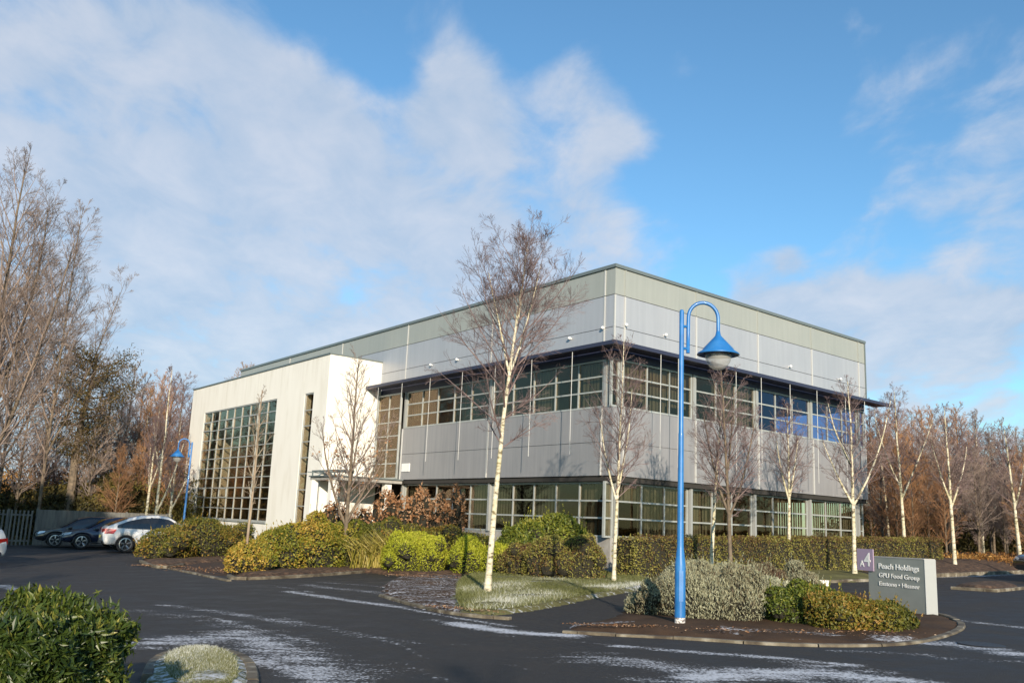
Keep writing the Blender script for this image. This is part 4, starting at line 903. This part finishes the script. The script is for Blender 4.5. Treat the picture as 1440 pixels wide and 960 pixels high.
def bush(name, label, cat, ells, n, size, wid, lm, seed, group=None, core='soil_core', upright=.0, clump=.35, kind=None, depth=.12, asym=None, cf=.80):
    rg = R_(seed); E2 = []
    for e in ells:        # break each mass into knobbly sub masses
        e = np.array(e, float); E2.append(e)
        for _ in range(11):
            d = rg.normal(size=3); d[2] = abs(d[2])*.8; d /= np.linalg.norm(d); f = rg.uniform(.16, .42)
            c = e[:3]+d*e[3:]*rg.uniform(.68, 1.0); E2.append(np.r_[c, e[3:]*f])
    E2 = np.array(E2); P, Nn = ell_points(rg, E2, n, depth); c = P.mean(0)
    t = thing(name, label, cat, (c[0], c[1], hz(c[0])), group, kind)
    D = rg.normal(size=P.shape)*.75+Nn*.5+np.array([0, 0, upright]); Ln = Nn+rg.normal(size=P.shape)*.55
    sz = size*rg.uniform(.45, 1.55, n); cv = clumpval(rg, P, 1.8)
    rnd = np.clip(.5+cv*clump+rg.normal(size=n)*.17, 0, 1)
    if asym is not None: rnd = np.clip(rnd+asym(P), 0, 1)
    mb = MB(); mb.leaves(P, D, Ln, sz, sz*wid, rnd)
    # stray shoots carrying leaves beyond the mass
    ns = max(12, n//170); k = rg.choice(n, ns); A0 = P[k]; sd2 = Nn[k]*.6+np.array([0, 0, .9])+rg.normal(size=(ns, 3))*.3; sd2 /= np.linalg.norm(sd2, axis=1, keepdims=True)
    Ls_ = size*rg.uniform(1.5, 4.5, ns); m = 9; u = rg.uniform(.1, 1, (ns, m, 1)); Q = (A0[:, None]+sd2[:, None]*Ls_[:, None, None]*u).reshape(-1, 3)
    dd_ = np.repeat(sd2, m, 0)+rg.normal(size=Q.shape)*.7; sz2 = size*rg.uniform(.5, 1., len(Q)); mb.leaves(Q, dd_, rg.normal(size=Q.shape), sz2, sz2*wid, np.clip(rg.uniform(.4, 1, len(Q)), 0, 1))
    mb.tubes(np.stack([A0, A0+sd2*Ls_[:, None]], 1), np.full((ns, 2), size*.03), 3)
    mb.build('foliage', M[lm], t)
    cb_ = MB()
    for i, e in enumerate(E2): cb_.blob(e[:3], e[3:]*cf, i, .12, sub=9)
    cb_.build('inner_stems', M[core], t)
    return t
M['laurel'] = leafmat('laurel_leaf', [(0, (.018, .035, .008)), (.4, (.04, .065, .012)), (.7, (.09, .115, .018)), (1, (.28, .25, .06))], .38, .15, .4)
M['varieg'] = leafmat('bronze_green_leaf', [(0, (.06, .075, .012)), (.35, (.16, .18, .022)), (.6, (.30, .26, .035)), (.8, (.40, .24, .04)), (1, (.52, .36, .08))], .5)
M['bushA'] = leafmat('russet_green_leaf', [(0, (.045, .055, .012)), (.4, (.11, .12, .02)), (.65, (.22, .18, .03)), (.85, (.30, .16, .035)), (1, (.40, .27, .06))], .5)
M['lime'] = leafmat('lime_leaf', [(0, (.14, .16, .012)), (.4, (.32, .35, .025)), (.75, (.50, .50, .045)), (1, (.62, .58, .10))], .55, .3)
M['greenleaf'] = leafmat('yellow_green_leaf', [(0, (.035, .06, .01)), (.4, (.10, .13, .02)), (.75, (.24, .25, .035)), (1, (.40, .34, .06))], .45)
M['hedge'] = leafmat('hedge_leaf', [(0, (.07, .04, .02)), (.25, (.16, .085, .035)), (.45, (.18, .16, .04)), (.75, (.28, .27, .055)), (1, (.48, .40, .12))], .6)
M['santol'] = leafmat('silver_green_leaf', [(0, (.10, .05, .03)), (.25, (.20, .17, .10)), (.6, (.31, .31, .20)), (1, (.44, .44, .31))], .7, .15)
M['phorm'] = leafmat('strap_leaf', [(0, (.14, .13, .02)), (.5, (.32, .27, .05)), (1, (.5, .4, .14))], .5)
M['rust'] = leafmat('rust_scrub', [(0, (.05, .025, .012)), (.4, (.19, .085, .025)), (.75, (.34, .17, .045)), (1, (.5, .31, .11))], .8)
M['darkscrub'] = leafmat('dark_scrub', [(0, (.02, .018, .008)), (.4, (.05, .045, .014)), (.75, (.12, .09, .02)), (1, (.22, .19, .035))], .7)
M['pine'] = leafmat('pine_needles', [(0, (.04, .03, .012)), (.5, (.09, .07, .02)), (1, (.19, .11, .035))], .7)
M['grass'] = leafmat('grass_blade', [(0, (.05, .055, .015)), (.45, (.12, .13, .035)), (.75, (.26, .26, .12)), (1, (.68, .69, .64))], .6)
def e_at(px_, D, cz, rx, ry, rz): p = at(px_, D); return (p[0], p[1], hz(p[0])+cz, rx, ry, rz)
def e_g(px_, py_, back, cz, rx, ry, rz):
    p = G(px_, py_); p = p*(1+back/np.linalg.norm(p)); return (p[0], p[1], hz(p[0])+cz, rx, ry, rz)
bush('shrub', 'rounded russet green shrub beside the white SUV', 'shrub', [e_g(232, 790, 1.5, .4, 1.1, 1.4, .85), e_g(275, 788, 2., .5, 1.5, 1.5, 1.15), e_g(320, 785, 2., .4, 1.2, 1.4, .95)], 16000, .085, .5, 'bushA', 201)
bush('shrub', 'long bronze and green shrub bed edged by a pale kerb left of the lime shrubs', 'shrub', [e_g(350, 809, 1.2, .3, .75, 1.1, .72), e_g(392, 806, 1.5, .4, 1.0, 1.3, 1.0), e_g(440, 805, 1.6, .5, 1.0, 1.4, 1.15), e_g(490, 802, 1.7, .5, 1.1, 1.4, 1.2)], 26000, .08, .5, 'varieg', 202, asym=lambda P: -(P[:, 0]-P[:, 0].mean())*.12)
bush('lime_shrub', 'bright lime shrub immediately left of the dark gap and tree shadow', 'shrub', [e_g(566, 808, 1.0, .38, .75, .9, .88), e_g(603, 808, 1.0, .36, .62, .9, .86), e_g(585, 806, 1.5, .45, .8, .9, .88)], 20000, .065, .35, 'lime', 203, upright=.5)
bush('lime_shrub', 'bright lime shrub right behind the white trunk of the leaning birch', 'shrub', [e_g(657, 811, 1.0, .38, .58, .9, .88), e_g(698, 812, .9, .3, .6, .8, .74)], 15000, .065, .35, 'lime', 204, upright=.5)
bush('evergreen_shrub', 'tall yellow green shrub standing highest right of the leaning birch', 'shrub', [e_g(735, 812, 2.3, .8, .85, .9, .85), e_g(780, 812, 2.4, 1.0, 1.0, .9, 1.02), e_g(812, 812, 2.4, .7, .5, .8, .8)], 14000, .11, .42, 'greenleaf', 205)
bush('low_shrub', 'low brown and green shrub in front of the tall yellow green one', 'shrub', [e_g(728, 815, .9, .3, .6, .7, .75), e_g(770, 819, .9, .35, .8, .8, .95), e_g(815, 821, 1.0, .35, .8, .8, .98)], 16000, .055, .55, 'hedge', 206)
# coppery beech in front of the entrance
bush('copper_beech', 'beech screen holding dead orange brown leaves in front of the entrance', 'hedge', [e_at(543, 36, 1.3, .5, .6, 1.55), e_at(566, 36, 1.3, .45, .6, 1.3), e_at(590, 36, 1.3, .55, .6, 1.6), e_at(618, 36, 1.3, .5, .6, 1.4), e_at(640, 36, 1.3, .45, .6, 1.55)], 3800, .10, .55, 'copper', 207, depth=.35, upright=.5, cf=.6)
bush('copper_beech', 'dead leaved beech against the white wall under the slit window tree', 'hedge', [e_at(472, 35, .9, .6, .6, 1.5), e_at(490, 35, .8, .6, .6, 1.2), e_at(507, 35, .9, .6, .6, 1.3)], 1500, .09, .62, 'copper', 208, depth=.4, cf=.6)
# strap leaved plant
rg = R_(21); p = G(543, 806); p = p*1.04; mb = MB(); n = 950
base = np.c_[p[0]+rg.normal(size=n)*.5, p[1]+rg.normal(size=n)*.35, np.zeros(n)]; base[:, 2] = hza(base[:, 0])+.05
az = rg.uniform(0, 6.28, n); tl = rg.uniform(.05, .55, n); L = rg.uniform(.9, 1.6, n); d = np.c_[np.sin(tl)*np.cos(az), np.sin(tl)*np.sin(az), np.cos(tl)]
P1 = base+d*L[:, None]*.55; d2 = d+np.c_[np.cos(az), np.sin(az), -np.ones(n)]*.45; d2 /= np.linalg.norm(d2, axis=1, keepdims=True); P2 = P1+d2*L[:, None]*.5
w = np.cross(d, rg.normal(size=(n, 3))); w /= np.linalg.norm(w, axis=1, keepdims=True); w *= .018
V = np.stack([base-w, base+w, P1+w, P1-w, P2], 1).reshape(-1, 3); i5 = np.arange(n)[:, None]*5
mb.add(V, i5+np.array([[0, 1, 2, 3]]), 0, np.repeat(rg.random(n), 5)); b0 = 0; mb.f.append(i5+np.array([[3, 2, 4]])); mb.mi.append(np.zeros(n, int))
tag(mb.build('strap_leaf_plant', M['phorm']), 'upright yellow strap leaved plant at the right end of the bronze bed', 'plant')
# clipped hedge in front of the right face
def hedge(name, label, a, b, w, h, n, size, wid, lm, seed, cat='hedge', wob=.06, core='soil_core', grouped=None, asymz=0., shoots=0):
    rg = R_(seed); a = np.array(a); b = np.array(b); L = np.linalg.norm(b-a); d = (b-a)/L; nn = np.array([-d[1], d[0]])
    t = thing(name, label, cat, (*a, hz(a[0])), grouped)
    ar = np.array([L*h, L*h, L*w, w*h, w*h]); k = rg.choice(5, n, p=ar/ar.sum()); s = rg.uniform(0, L, n); u = rg.uniform(-w/2, w/2, n); z = rg.uniform(.03, h, n)
    N3 = np.zeros((n, 3)); 
    for q, (su, nv) in enumerate((('f', -nn), ('b', nn))): m = k == q; u[m] = (-w/2, w/2)[q]; N3[m, :2] = nv
    m = k == 2; z[m] = h; N3[m] = (0, 0, 1); m = k == 3; s[m] = 0; N3[m, :2] = -d; m = k == 4; s[m] = L; N3[m, :2] = d
    rr = .12; z = np.where((np.abs(u) > w/2-rr) & (z > h-rr), z-.05, z)
    dep = -np.abs(rg.normal(size=n))*.06+rg.uniform(-.01, .03, n)
    P = np.c_[a+d*s[:, None]+nn*u[:, None], z]; wv = sum(np.sin(s*f_*1.3+u*2+z*f_+ph) for f_, ph in ((2.1, 1), (4.3, 2), (7.7, .5)))*wob/2
    P = P+N3*(dep+wv)[:, None]; P[:, 2] += hza(P[:, 0])
    D = rg.normal(size=P.shape)*.8+N3*.4+np.array([0, 0, .3]); sz = size*rg.uniform(.6, 1.4, n); cv = clumpval(rg, P, 1.3)
    rnd = np.clip(.5+cv*.3+rg.normal(size=n)*.18+asymz*(z/h-.5), 0, 1)
    mb = MB(); mb.leaves(P, D, N3+rg.normal(size=P.shape)*.6, sz, sz*wid, rnd)
    ns = shoots or n//260; kk = rg.choice(n, ns); A0 = P[kk]; s2 = N3[kk]*.5+np.array([0, 0, .9])+rg.normal(size=(ns, 3))*.35; s2 /= np.linalg.norm(s2, axis=1, keepdims=True); Lq = size*rg.uniform(1.2, 3.2, ns); m = 9
    Q = (A0[:, None]+s2[:, None]*Lq[:, None, None]*rg.uniform(.1, 1, (ns, m, 1))).reshape(-1, 3); z2 = size*rg.uniform(.6, 1.2, len(Q))
    mb.leaves(Q, np.repeat(s2, m, 0)+rg.normal(size=Q.shape)*.6, rg.normal(size=Q.shape), z2, z2*wid, rg.uniform(.3, 1, len(Q))); mb.tubes(np.stack([A0, A0+s2*Lq[:, None]], 1), np.full((ns, 2), size*.035), 3)
    mb.build('foliage', M[lm], t)
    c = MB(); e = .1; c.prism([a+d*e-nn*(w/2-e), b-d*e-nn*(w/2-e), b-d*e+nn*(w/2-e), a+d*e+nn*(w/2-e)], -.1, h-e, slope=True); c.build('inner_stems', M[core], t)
    return t
h0 = Cc+db*(-2.6)+nB*3.0; h1 = Cc+db*17.6+nB*3.6
hh0 = Hpx(h0, 830, 757)
hedge('clipped_hedge', 'long clipped brown and green hedge under the ground floor windows', h0, h1, 1.0, 1.32, 42000, .06, .6, 'hedge', 301, asymz=-.28)
bush('dark_shrub', 'dark green shrub mass behind and above the lime shrubs', 'shrub', [e_at(535, 33, .6, 1.0, .9, 1.0), e_at(580, 33.5, .6, 1.1, .9, .95), e_at(625, 33.5, .6, 1.1, .9, .9), e_at(670, 33, .5, .9, .9, .8)], 14000, .075, .5, 'bushA', 302, asym=lambda P: -.12)
# near laurel hedge at the lower left
fa = at(-90, 6.9); fb = at(116, 7.9)
hedge('laurel_hedge', 'close glossy green laurel hedge filling the lower left corner', fa+np.array([0, .4]), fb+np.array([-.12, .4]), 1.1, .93, 32000, .085, .27, 'laurel', 303, wob=.15, shoots=170)
# island shrubs
bush('silver_shrub', 'broad grey green shrub around the foot of the blue lamp', 'shrub', [e_g(900, 866, .5, .10, .32, .35, .28), e_g(922, 871, .6, .18, .36, .45, .44), e_g(945, 875, .8, .26, .42, .6, .54), e_g(972, 879, .8, .28, .42, .6, .60), e_g(1004, 881, .8, .26, .45, .6, .54), e_g(1040, 882, .8, .28, .46, .6, .64), e_g(1078, 878, 1.0, .27, .5, .6, .52), e_g(975, 868, 1.9, .35, .75, .7, .64), e_g(1025, 868, 2.1, .32, .65, .7, .62), e_g(1065, 866, 2.1, .28, .55, .6, .62), e_g(1105, 864, 1.8, .2, .45, .5, .46)], 48000, .06, .24, 'santol', 210, upright=1.2, clump=.65, depth=.16)
bush('silver_shrub', 'smaller grey green shrub joining the brown edged plants before the sign', 'shrub', [e_g(1125, 862, 1.3, .3, .5, .6, .5)], 7000, .055, .28, 'santol', 211, upright=1.0)
bush('ground_cover_shrub', 'yellow green and russet shrub at the foot of the company sign', 'shrub', [e_g(1180, 893, .8, .2, .55, .6, .42), e_g(1225, 893, .7, .15, .5, .5, .35), e_g(1258, 890, .6, .12, .38, .4, .28)], 13000, .06, .45, 'bushA', 212, asym=lambda P: -.08)
bush('ground_cover_shrub', 'dark green low shrub between the silver shrub and the sign', 'shrub', [e_g(1115, 885, .7, .2, .5, .5, .45), e_g(1150, 886, 1.0, .22, .55, .6, .46)], 11000, .055, .45, 'greenleaf', 213, clump=.3, asym=lambda P: -.15)
# pine with a flat crown
p = at(88, 62); Hp = Hpx(p, 103, 492); t = thing('pine_tree', 'dark flat crowned pine between the left bare trees', 'tree', (p[0], p[1], hz(p[0])-.1)); rg = R_(71)
T = np.array([[.12*i+.15*math.sin(i*.9), .1*math.sin(i), Hp*i/9] for i in range(10)])*np.array([.6, .6, 1]); mb = MB(); mb.tubes(T, np.linspace(.32, .08, 10), 10)
br = []; ends = []
for i in range(26):
    u = .42+.56*i/26; b0, tg = lerp_poly(T[None], np.array([[u]])); b0 = b0[0, 0]; az = i*2.4; Lb = (2.6-1.2*abs(u-.72)*3)*rg.uniform(.7, 1.1)*(1.15 if u > .6 else .7); Lb = max(Lb, .7)
    pts = [b0+np.array([math.cos(az), math.sin(az), .0])*Lb*q+np.array([0, 0, .5*Lb*q*q-.05]) for q in np.linspace(0, 1, 6)]; br.append(pts); ends += [np.array(q) for q in (pts[2:] if u > .58 else pts[4:])]
mb.tubes(np.array(br), np.tile(np.linspace(.07, .02, 6), (26, 1)), 5); mb.build('trunk', M['brownbark'], t, local=True)
Pn = np.repeat(np.array(ends), 130, axis=0); Pn = Pn+rg.normal(size=Pn.shape)*np.array([.42, .42, .22]); mb = MB()
mb.leaves(Pn, rg.normal(size=Pn.shape)+np.array([0, 0, .6]), rg.normal(size=Pn.shape), rg.uniform(.14, .3, len(Pn)), np.full(len(Pn), .05), np.clip(rg.normal(size=len(Pn))*.25+.5, 0, 1)); mb.build('crown', M['pine'], t, local=True)
# bank and scrub left, bracken right
def scrubfield(name, label, pts, n, size, lm, seed, hgt, kind='stuff', wid=.35):
    """pts: list of (px, D, spread_x, spread_y, height)"""
    rg = R_(seed); P = []
    for px_, D, sx, sy, h in pts:
        c = at(px_, D); m = n//len(pts); q = rg.normal(size=(m, 3)); q /= np.linalg.norm(q, axis=1, keepdims=True); q *= rg.uniform(.55, 1.05, (m, 1)); q[:, 2] = np.abs(q[:, 2]); v = np.c_[c[0]+q[:, 0]*sx, c[1]+q[:, 1]*sy, q[:, 2]*h]; v[:, 2] += hza(v[:, 0])-.1; P.append(v)
    P = np.vstack(P); sz = size*rg.uniform(.5, 1.5, len(P)); rnd = np.clip(.5+clumpval(rg, P, .8)*.5+rg.normal(size=len(P))*.16, 0, 1)
    mb = MB(); mb.leaves(P, rg.normal(size=P.shape)*.7+np.array([0, 0, .7]), rg.normal(size=P.shape), sz, sz*wid, rnd); o = mb.build(name, M[lm]); return tag(o, label, 'scrub', None, kind)
rg = R_(8)
scrubfield('bank_scrub', 'dark tangled scrub and ivy on the bank behind the fence and cars', [(px_, 63+rg.uniform(-1, 5), 3.4, 2, (2.5+rg.uniform(0, 1.6))*(1.15 if px_ > 180 else 1.1)) for px_ in range(-60, 262, 9)], 60000, .26, 'darkscrub', 401, 2)
scrubfield('bank_scrub', 'russet scrub rising on the bank between the fence and the tree trunks', [(px_, 71+rg.uniform(-2, 5), 3.6, 2.5, (4.0+rg.uniform(0, 2.0))*(1.15 if px_ > 170 else 1.)) for px_ in range(-40, 275, 9)], 52000, .26, 'rust', 402, 2)
scrubfield('bracken', 'russet bracken and leaf litter along the foot of the wood at the right', [(px_, 50+rg.uniform(-1.5, 2.5), 2.4, 1.6, .35+rg.uniform(0, .5)) for px_ in range(1222, 1540, 12)], 36000, .17, 'rust', 403, 2)
scrubfield('thicket', 'dark tangled thicket filling the wood behind the trunks at the right', [(px_, 66+rg.uniform(-4, 8), 3.5, 2.5, 2.6+rg.uniform(0, 1.9)) for px_ in range(1200, 1580, 12)], 60000, .3, 'darkscrub', 404, 2, wid=.2)
M['bankearth'] = M['earth']
def bank(name, pxs, D0, D1, h0_, h1_, seed=1):
    rg = R_(seed); rows = []; nU = 10
    for px_ in pxs:
        row = []
        for k in range(nU):
            D = D0+(D1-D0)*k/(nU-1); q = at(px_, D); row.append([q[0], q[1], hz(q[0])-.1+(h1_*(k/(nU-1))**.8)*(1+.15*math.sin(px_*.05+k))])
        rows.append(row)
    V = np.array(rows); idx = np.arange(len(pxs)*nU).reshape(len(pxs), nU); f = np.stack([idx[:-1, :-1], idx[1:, :-1], idx[1:, 1:], idx[:-1, 1:]], -1).reshape(-1, 4)
    mb = MB(); mb.add(V.reshape(-1, 3), f); return struct(mb.build(name, M['earth'], smooth=True))
bank('hillside', list(range(-260, 300, 20)), 58, 110, 0, 4.2)
bank('woodland_rise', list(range(1180, 1720, 20)), 56, 120, 0, 4.0)
# hedge bank ivy green clump seen left of the wing
bush('evergreen_shrub', 'dark evergreen bush lit yellow green behind the cars', 'shrub', [e_at(120, 63, 1.8, 2.6, 1.5, 1.7), e_at(155, 63, 2.3, 1.9, 1.5, 1.6), e_at(90, 63, 1.2, 2., 1.4, 1.3)], 14000, .2, .5, 'darkscrub', 215)
# turf blades
def blades(name, label, poly, n, h, seed, lm='grass', frost=True, zoff=.06):
    rg = R_(seed); A = np.array(poly); x = rg.uniform(A[:, 0].min(), A[:, 0].max(), n*3); y = rg.uniform(A[:, 1].min(), A[:, 1].max(), n*3); m = inpoly(x, y, poly) & (edge_dist(x, y, poly) > .1); x = x[m][:n]; y = y[m][:n]; n = len(x)
    b = np.c_[x, y, hza(x)+zoff]; L = h*rg.uniform(.4, 1.3, n); tip = b+np.c_[rg.normal(size=n)*.5*L, rg.normal(size=n)*.5*L, L]; az = rg.uniform(0, 6.28, n); w = np.c_[np.cos(az), np.sin(az), np.zeros(n)]*.006
    fr = frostmap(x, y); V = np.stack([b-w, b+w, tip], 1).reshape(-1, 3); rnd = np.clip(rg.random(n)*.6+clumpval(rg, b, 1.5)*.3+.16+.5*fr+.35*np.clip(clumpval(R_(4), b, 1.1)*1.6, 0, 1), 0, 1)
    mb = MB(); mb.add(V, np.arange(n*3).reshape(-1, 3), 0, np.repeat(rnd, 3)); return tag(mb.build(name, M[lm]), label, 'grass', None, 'stuff')
blades('grass', 'short frosted grass around the foot of the leaning birch', poly_verge, 60000, .085, 501, zoff=.09)
mp_ = smooth_poly([G(*q) for q in [(212, 940), (250, 924), (300, 923), (330, 932), (345, 946), (345, 990), (230, 990)]], True, 2)
blades('grass', 'frosted grass on the kerbed mound at the lower left', mp_, 26000, .05, 502, zoff=.12)
# fallen leaves
def litter(name, label, pts, n, seed, size=.06, zo=.02):
    rg = R_(seed); P = []
    for a, b, w in pts:
        A_, B_ = G(*a), G(*b); u = rg.random((n//len(pts), 1)); q = A_+(B_-A_)*u+rg.normal(size=(n//len(pts), 2))*w; P.append(q)
    q = np.vstack(P); P3 = np.c_[q, hza(q[:, 0])+zo+rg.uniform(0, .012, len(q))]; mb = MB(); D = rg.normal(size=P3.shape)*np.array([1, 1, .15]); Nn = rg.normal(size=P3.shape)*.25+np.array([0, 0, 1])
    mb.leaves(P3, D, Nn, size*rg.uniform(.6, 1.3, len(q)), size*.6*rg.uniform(.7, 1.2, len(q)), rg.random(len(q))); return tag(mb.build(name, M['copper']), label, 'leaves', None, 'stuff')
litter('fallen_leaves', 'brown fallen leaves gathered along the kerbs and shrub feet', [((560, 815), (700, 818), .18), ((600, 858), (700, 868), .12), ((800, 886), (940, 890), .1), ((540, 812), (600, 815), .15), ((960, 893), (1290, 900), .18)], 1300, 601, .05, .10)
litter('fallen_leaves', 'scattered fallen leaves on the brown path between the two left shrubs', [((250, 800), (335, 806), .5), ((200, 796), (250, 798), .2)], 900, 602, .07, .05)
# bare trees outside the picture, then evergreens added to shade the car park
for i, (x, y, h, k) in enumerate(((-13, 3, 10, 3), (-18, 6, 11, 1), (-8.5, -6, 9, 1), (4, -22, 9, 1))):
    o = copy_tree(protos[k]); o.location = (x, y, hz(x)); o.scale = (h/9,)*3; o.rotation_euler = (0, 0, i*1.3); o['label'] = 'bare tree standing outside the picture that casts branch shadows on the road'; o['category'] = 'tree'; o['group'] = 'trees outside the picture'
for i, (x, y, zc_, rz_) in enumerate(((-18.2, 14.0, 9.0, 4.4), (-22, 16, 9.5, 5), (-26.5, 19, 9.5, 5))):
    t = bush('shade_evergreen', 'tall evergreen added outside the left picture edge to shade the parked cars', 'tree', [(x, y, zc_, 2.4, 2.4, rz_)], 7000, .3, .5, 'laurel', 216+i, 'trees outside the picture')
    m_ = MB(); m_.tubes(np.array([[x, y, hz(x)-.1], [x+.1, y, 3], [x, y, zc_]]), np.array([.3, .25, .12]), 10); m_.build('trunk', M['brownbark'], t)

# ------------------------------------------------------------------ sky, sun, camera
sun_az = np.array([.13, -.98]); sun_az /= np.linalg.norm(sun_az); el = math.radians(17)
sd_ = np.array([sun_az[0]*math.cos(el), sun_az[1]*math.cos(el), math.sin(el)])
sl = bpy.data.lights.new('sun', 'SUN'); sl.energy = 5.0; sl.angle = math.radians(.5); sl.color = (1., .86, .68)
so = bpy.data.objects.new('sun', sl); col.objects.link(so)
from mathutils import Vector
so.rotation_euler = Vector(sd_).to_track_quat('Z', 'Y').to_euler()
w = bpy.data.worlds.new('World'); sc.world = w; w.use_nodes = True; nt = w.node_tree; N = nt.nodes; L = nt.links
bg = N['Background']; bg.inputs[1].default_value = .12
sky = N.new('ShaderNodeTexSky'); sky.sky_type = 'NISHITA'; sky.sun_disc = False; sky.sun_elevation = el; sky.sun_rotation = math.atan2(sun_az[0], sun_az[1]); sky.altitude = 0; sky.air_density = 1.; sky.dust_density = .3; sky.ozone_density = 2.2
tc = N.new('ShaderNodeTexCoord')
def mth(op, x, y=None, z=None, clamp=False):
    m_ = N.new('ShaderNodeMath'); m_.operation = op; m_.use_clamp = clamp
    for i, q in enumerate((x, y, z)):
        if q is None: continue
        if isinstance(q, (int, float)): m_.inputs[i].default_value = q
        else: L.new(q, m_.inputs[i])
    return m_.outputs[0]
sx = N.new('ShaderNodeSeparateXYZ'); L.new(tc.outputs['Generated'], sx.inputs[0])
zc = mth('ADD', mth('MAXIMUM', sx.outputs[2], 0.), .22)
cx = mth('DIVIDE', sx.outputs[0], zc); cy_ = mth('DIVIDE', sx.outputs[1], zc); cmb = N.new('ShaderNodeCombineXYZ'); L.new(cx, cmb.inputs[0]); L.new(cy_, cmb.inputs[1])
def noise(scale, det, rough, off, vec, stretch=(1, 1, 1), dist=0., rot=0):
    mp = N.new('ShaderNodeMapping'); mp.inputs['Location'].default_value = off; mp.inputs['Scale'].default_value = stretch; mp.inputs['Rotation'].default_value = (0, 0, rot); L.new(vec, mp.inputs[0]); n = N.new('ShaderNodeTexNoise'); n.inputs['Scale'].default_value = scale; n.inputs['Detail'].default_value = det; n.inputs['Roughness'].default_value = rough; n.inputs['Distortion'].default_value = dist; L.new(mp.outputs[0], n.inputs['Vector']); return n.outputs[0]
n1 = noise(2.2, 9, .55, (3.1, 1.7, 0), cmb.outputs[0], (1, .8, 1), .35, .5)
n2 = noise(6.5, 8, .58, (7.1, 4.2, 0), cmb.outputs[0], (1, .7, 1), .3, .5)
BL = [(40, 420, .26, .9), (220, 380, .22, 1.), (380, 400, .18, .9), (540, 420, .14, .75), (60, 200, .15, .5), (190, 140, .10, .42), (300, 60, .06, .4), (390, 130, .06, .42), (460, 200, .07, .35), (420, 300, .12, .45), (560, 280, .07, .35), (625, 155, .06, .6), (690, 190, .05, .42), (650, 60, .05, .4), (700, 85, .035, .3), (810, 115, .04, .6), (868, 200, .04, .95), (700, 290, .08, .38), (830, 280, .05, .42), (760, 380, .06, .4), (700, 420, .06, .4), (960, 85, .035, .62), (1220, 90, .07, .34), (1340, 60, .04, .12), (1390, 250, .06, .16), (1400, 120, .08, -.3), (60, 520, .12, .4), (330, 480, .08, .5), (620, 360, .07, .6), (1050, 418, .04, .9), (1140, 440, .06, .85), (1280, 485, .10, .85), (1420, 480, .12, .75), (1108, 366, .018, .9), (950, 310, .02, .35), (930, 390, .04, .3), (1250, 345, .06, .15),
      (430, 20, .06, -.9), (530, 110, .045, -1.0), (700, 20, .05, -.8), (330, 170, .035, -.5), (560, 210, .03, -.5), (310, 200, .05, -.2), (1050, 260, .12, -.35), (890, 30, .05, -.3), (1080, 150, .07, -.25), (235, 525, .035, -.5), (1330, 180, .05, -.2), (560, 20, .05, -.35), (780, 40, .06, -.2), (1350, 560, .08, -.3), (1290, 370, .04, -.15), (880, 240, .03, -.2)]
cov = None
for (px_, py_, s, wt) in BL:
    d = ray(px_, py_); d /= np.linalg.norm(d); vd = N.new('ShaderNodeVectorMath'); vd.operation = 'DISTANCE'; L.new(tc.outputs['Generated'], vd.inputs[0]); vd.inputs[1].default_value = tuple(d)
    g_ = mth('DIVIDE', vd.outputs['Value'], s*1.0); e_ = mth('POWER', 2.718, mth('MULTIPLY', mth('MULTIPLY', g_, g_), -1.)); e_ = mth('MULTIPLY', e_, wt); cov = e_ if cov is None else mth('ADD', cov, e_)
cov = mth('MINIMUM', cov, 1.15)
nz = mth('ADD', mth('MULTIPLY', n1, 1.0), mth('MULTIPLY', n2, .72))
al = mth('ADD', cov, mth('MULTIPLY', mth('SUBTRACT', nz, .88), 2.6))
mr = N.new('ShaderNodeMapRange'); mr.interpolation_type = 'SMOOTHSTEP'; mr.inputs[1].default_value = .0; mr.inputs[2].default_value = 1.0; mr.inputs[4].default_value = .86; L.new(al, mr.inputs[0])
dd = N.new('ShaderNodeMapRange'); dd.inputs[1].default_value = .35; dd.inputs[2].default_value = .7; L.new(n2, dd.inputs[0])
cr_ = N.new('ShaderNodeMixRGB'); cr_.inputs[1].default_value = (2.9, 3.55, 4.5, 1); cr_.inputs[2].default_value = (4.1, 4.35, 4.9, 1); L.new(dd.outputs[0], cr_.inputs[0])
tint = N.new('ShaderNodeMixRGB'); tint.blend_type = 'MULTIPLY'; tint.inputs[0].default_value = 1; tint.inputs[2].default_value = (.76, 1.07, 1.17, 1); L.new(sky.outputs[0], tint.inputs[1])
mx = N.new('ShaderNodeMixRGB'); L.new(mr.outputs[0], mx.inputs[0]); L.new(tint.outputs[0], mx.inputs[1]); L.new(cr_.outputs[0], mx.inputs[2]); L.new(mx.outputs[0], bg.inputs[0])
cam = bpy.data.cameras.new('camera'); cam.sensor_width = 36.; cam.lens = F*36/1440; cam.clip_end = 3000; cam.clip_start = .1
co = bpy.data.objects.new('camera', cam); col.objects.link(co)
m3 = RW  # camera to world
co.matrix_world = Matrix([[*m3[0], 0], [*m3[1], 0], [*m3[2], EYE], [0, 0, 0, 1]])
sc.camera = co
vs = sc.view_settings; vs.view_transform = 'Standard'; vs.look = 'None'; vs.exposure = .45; vs.gamma = 1; vs.use_curve_mapping = False
sc.render.engine = 'CYCLES'; sc.cycles.max_bounces = 6; sc.cycles.transparent_max_bounces = 12; sc.cycles.caustics_reflective = False; sc.cycles.caustics_refractive = False
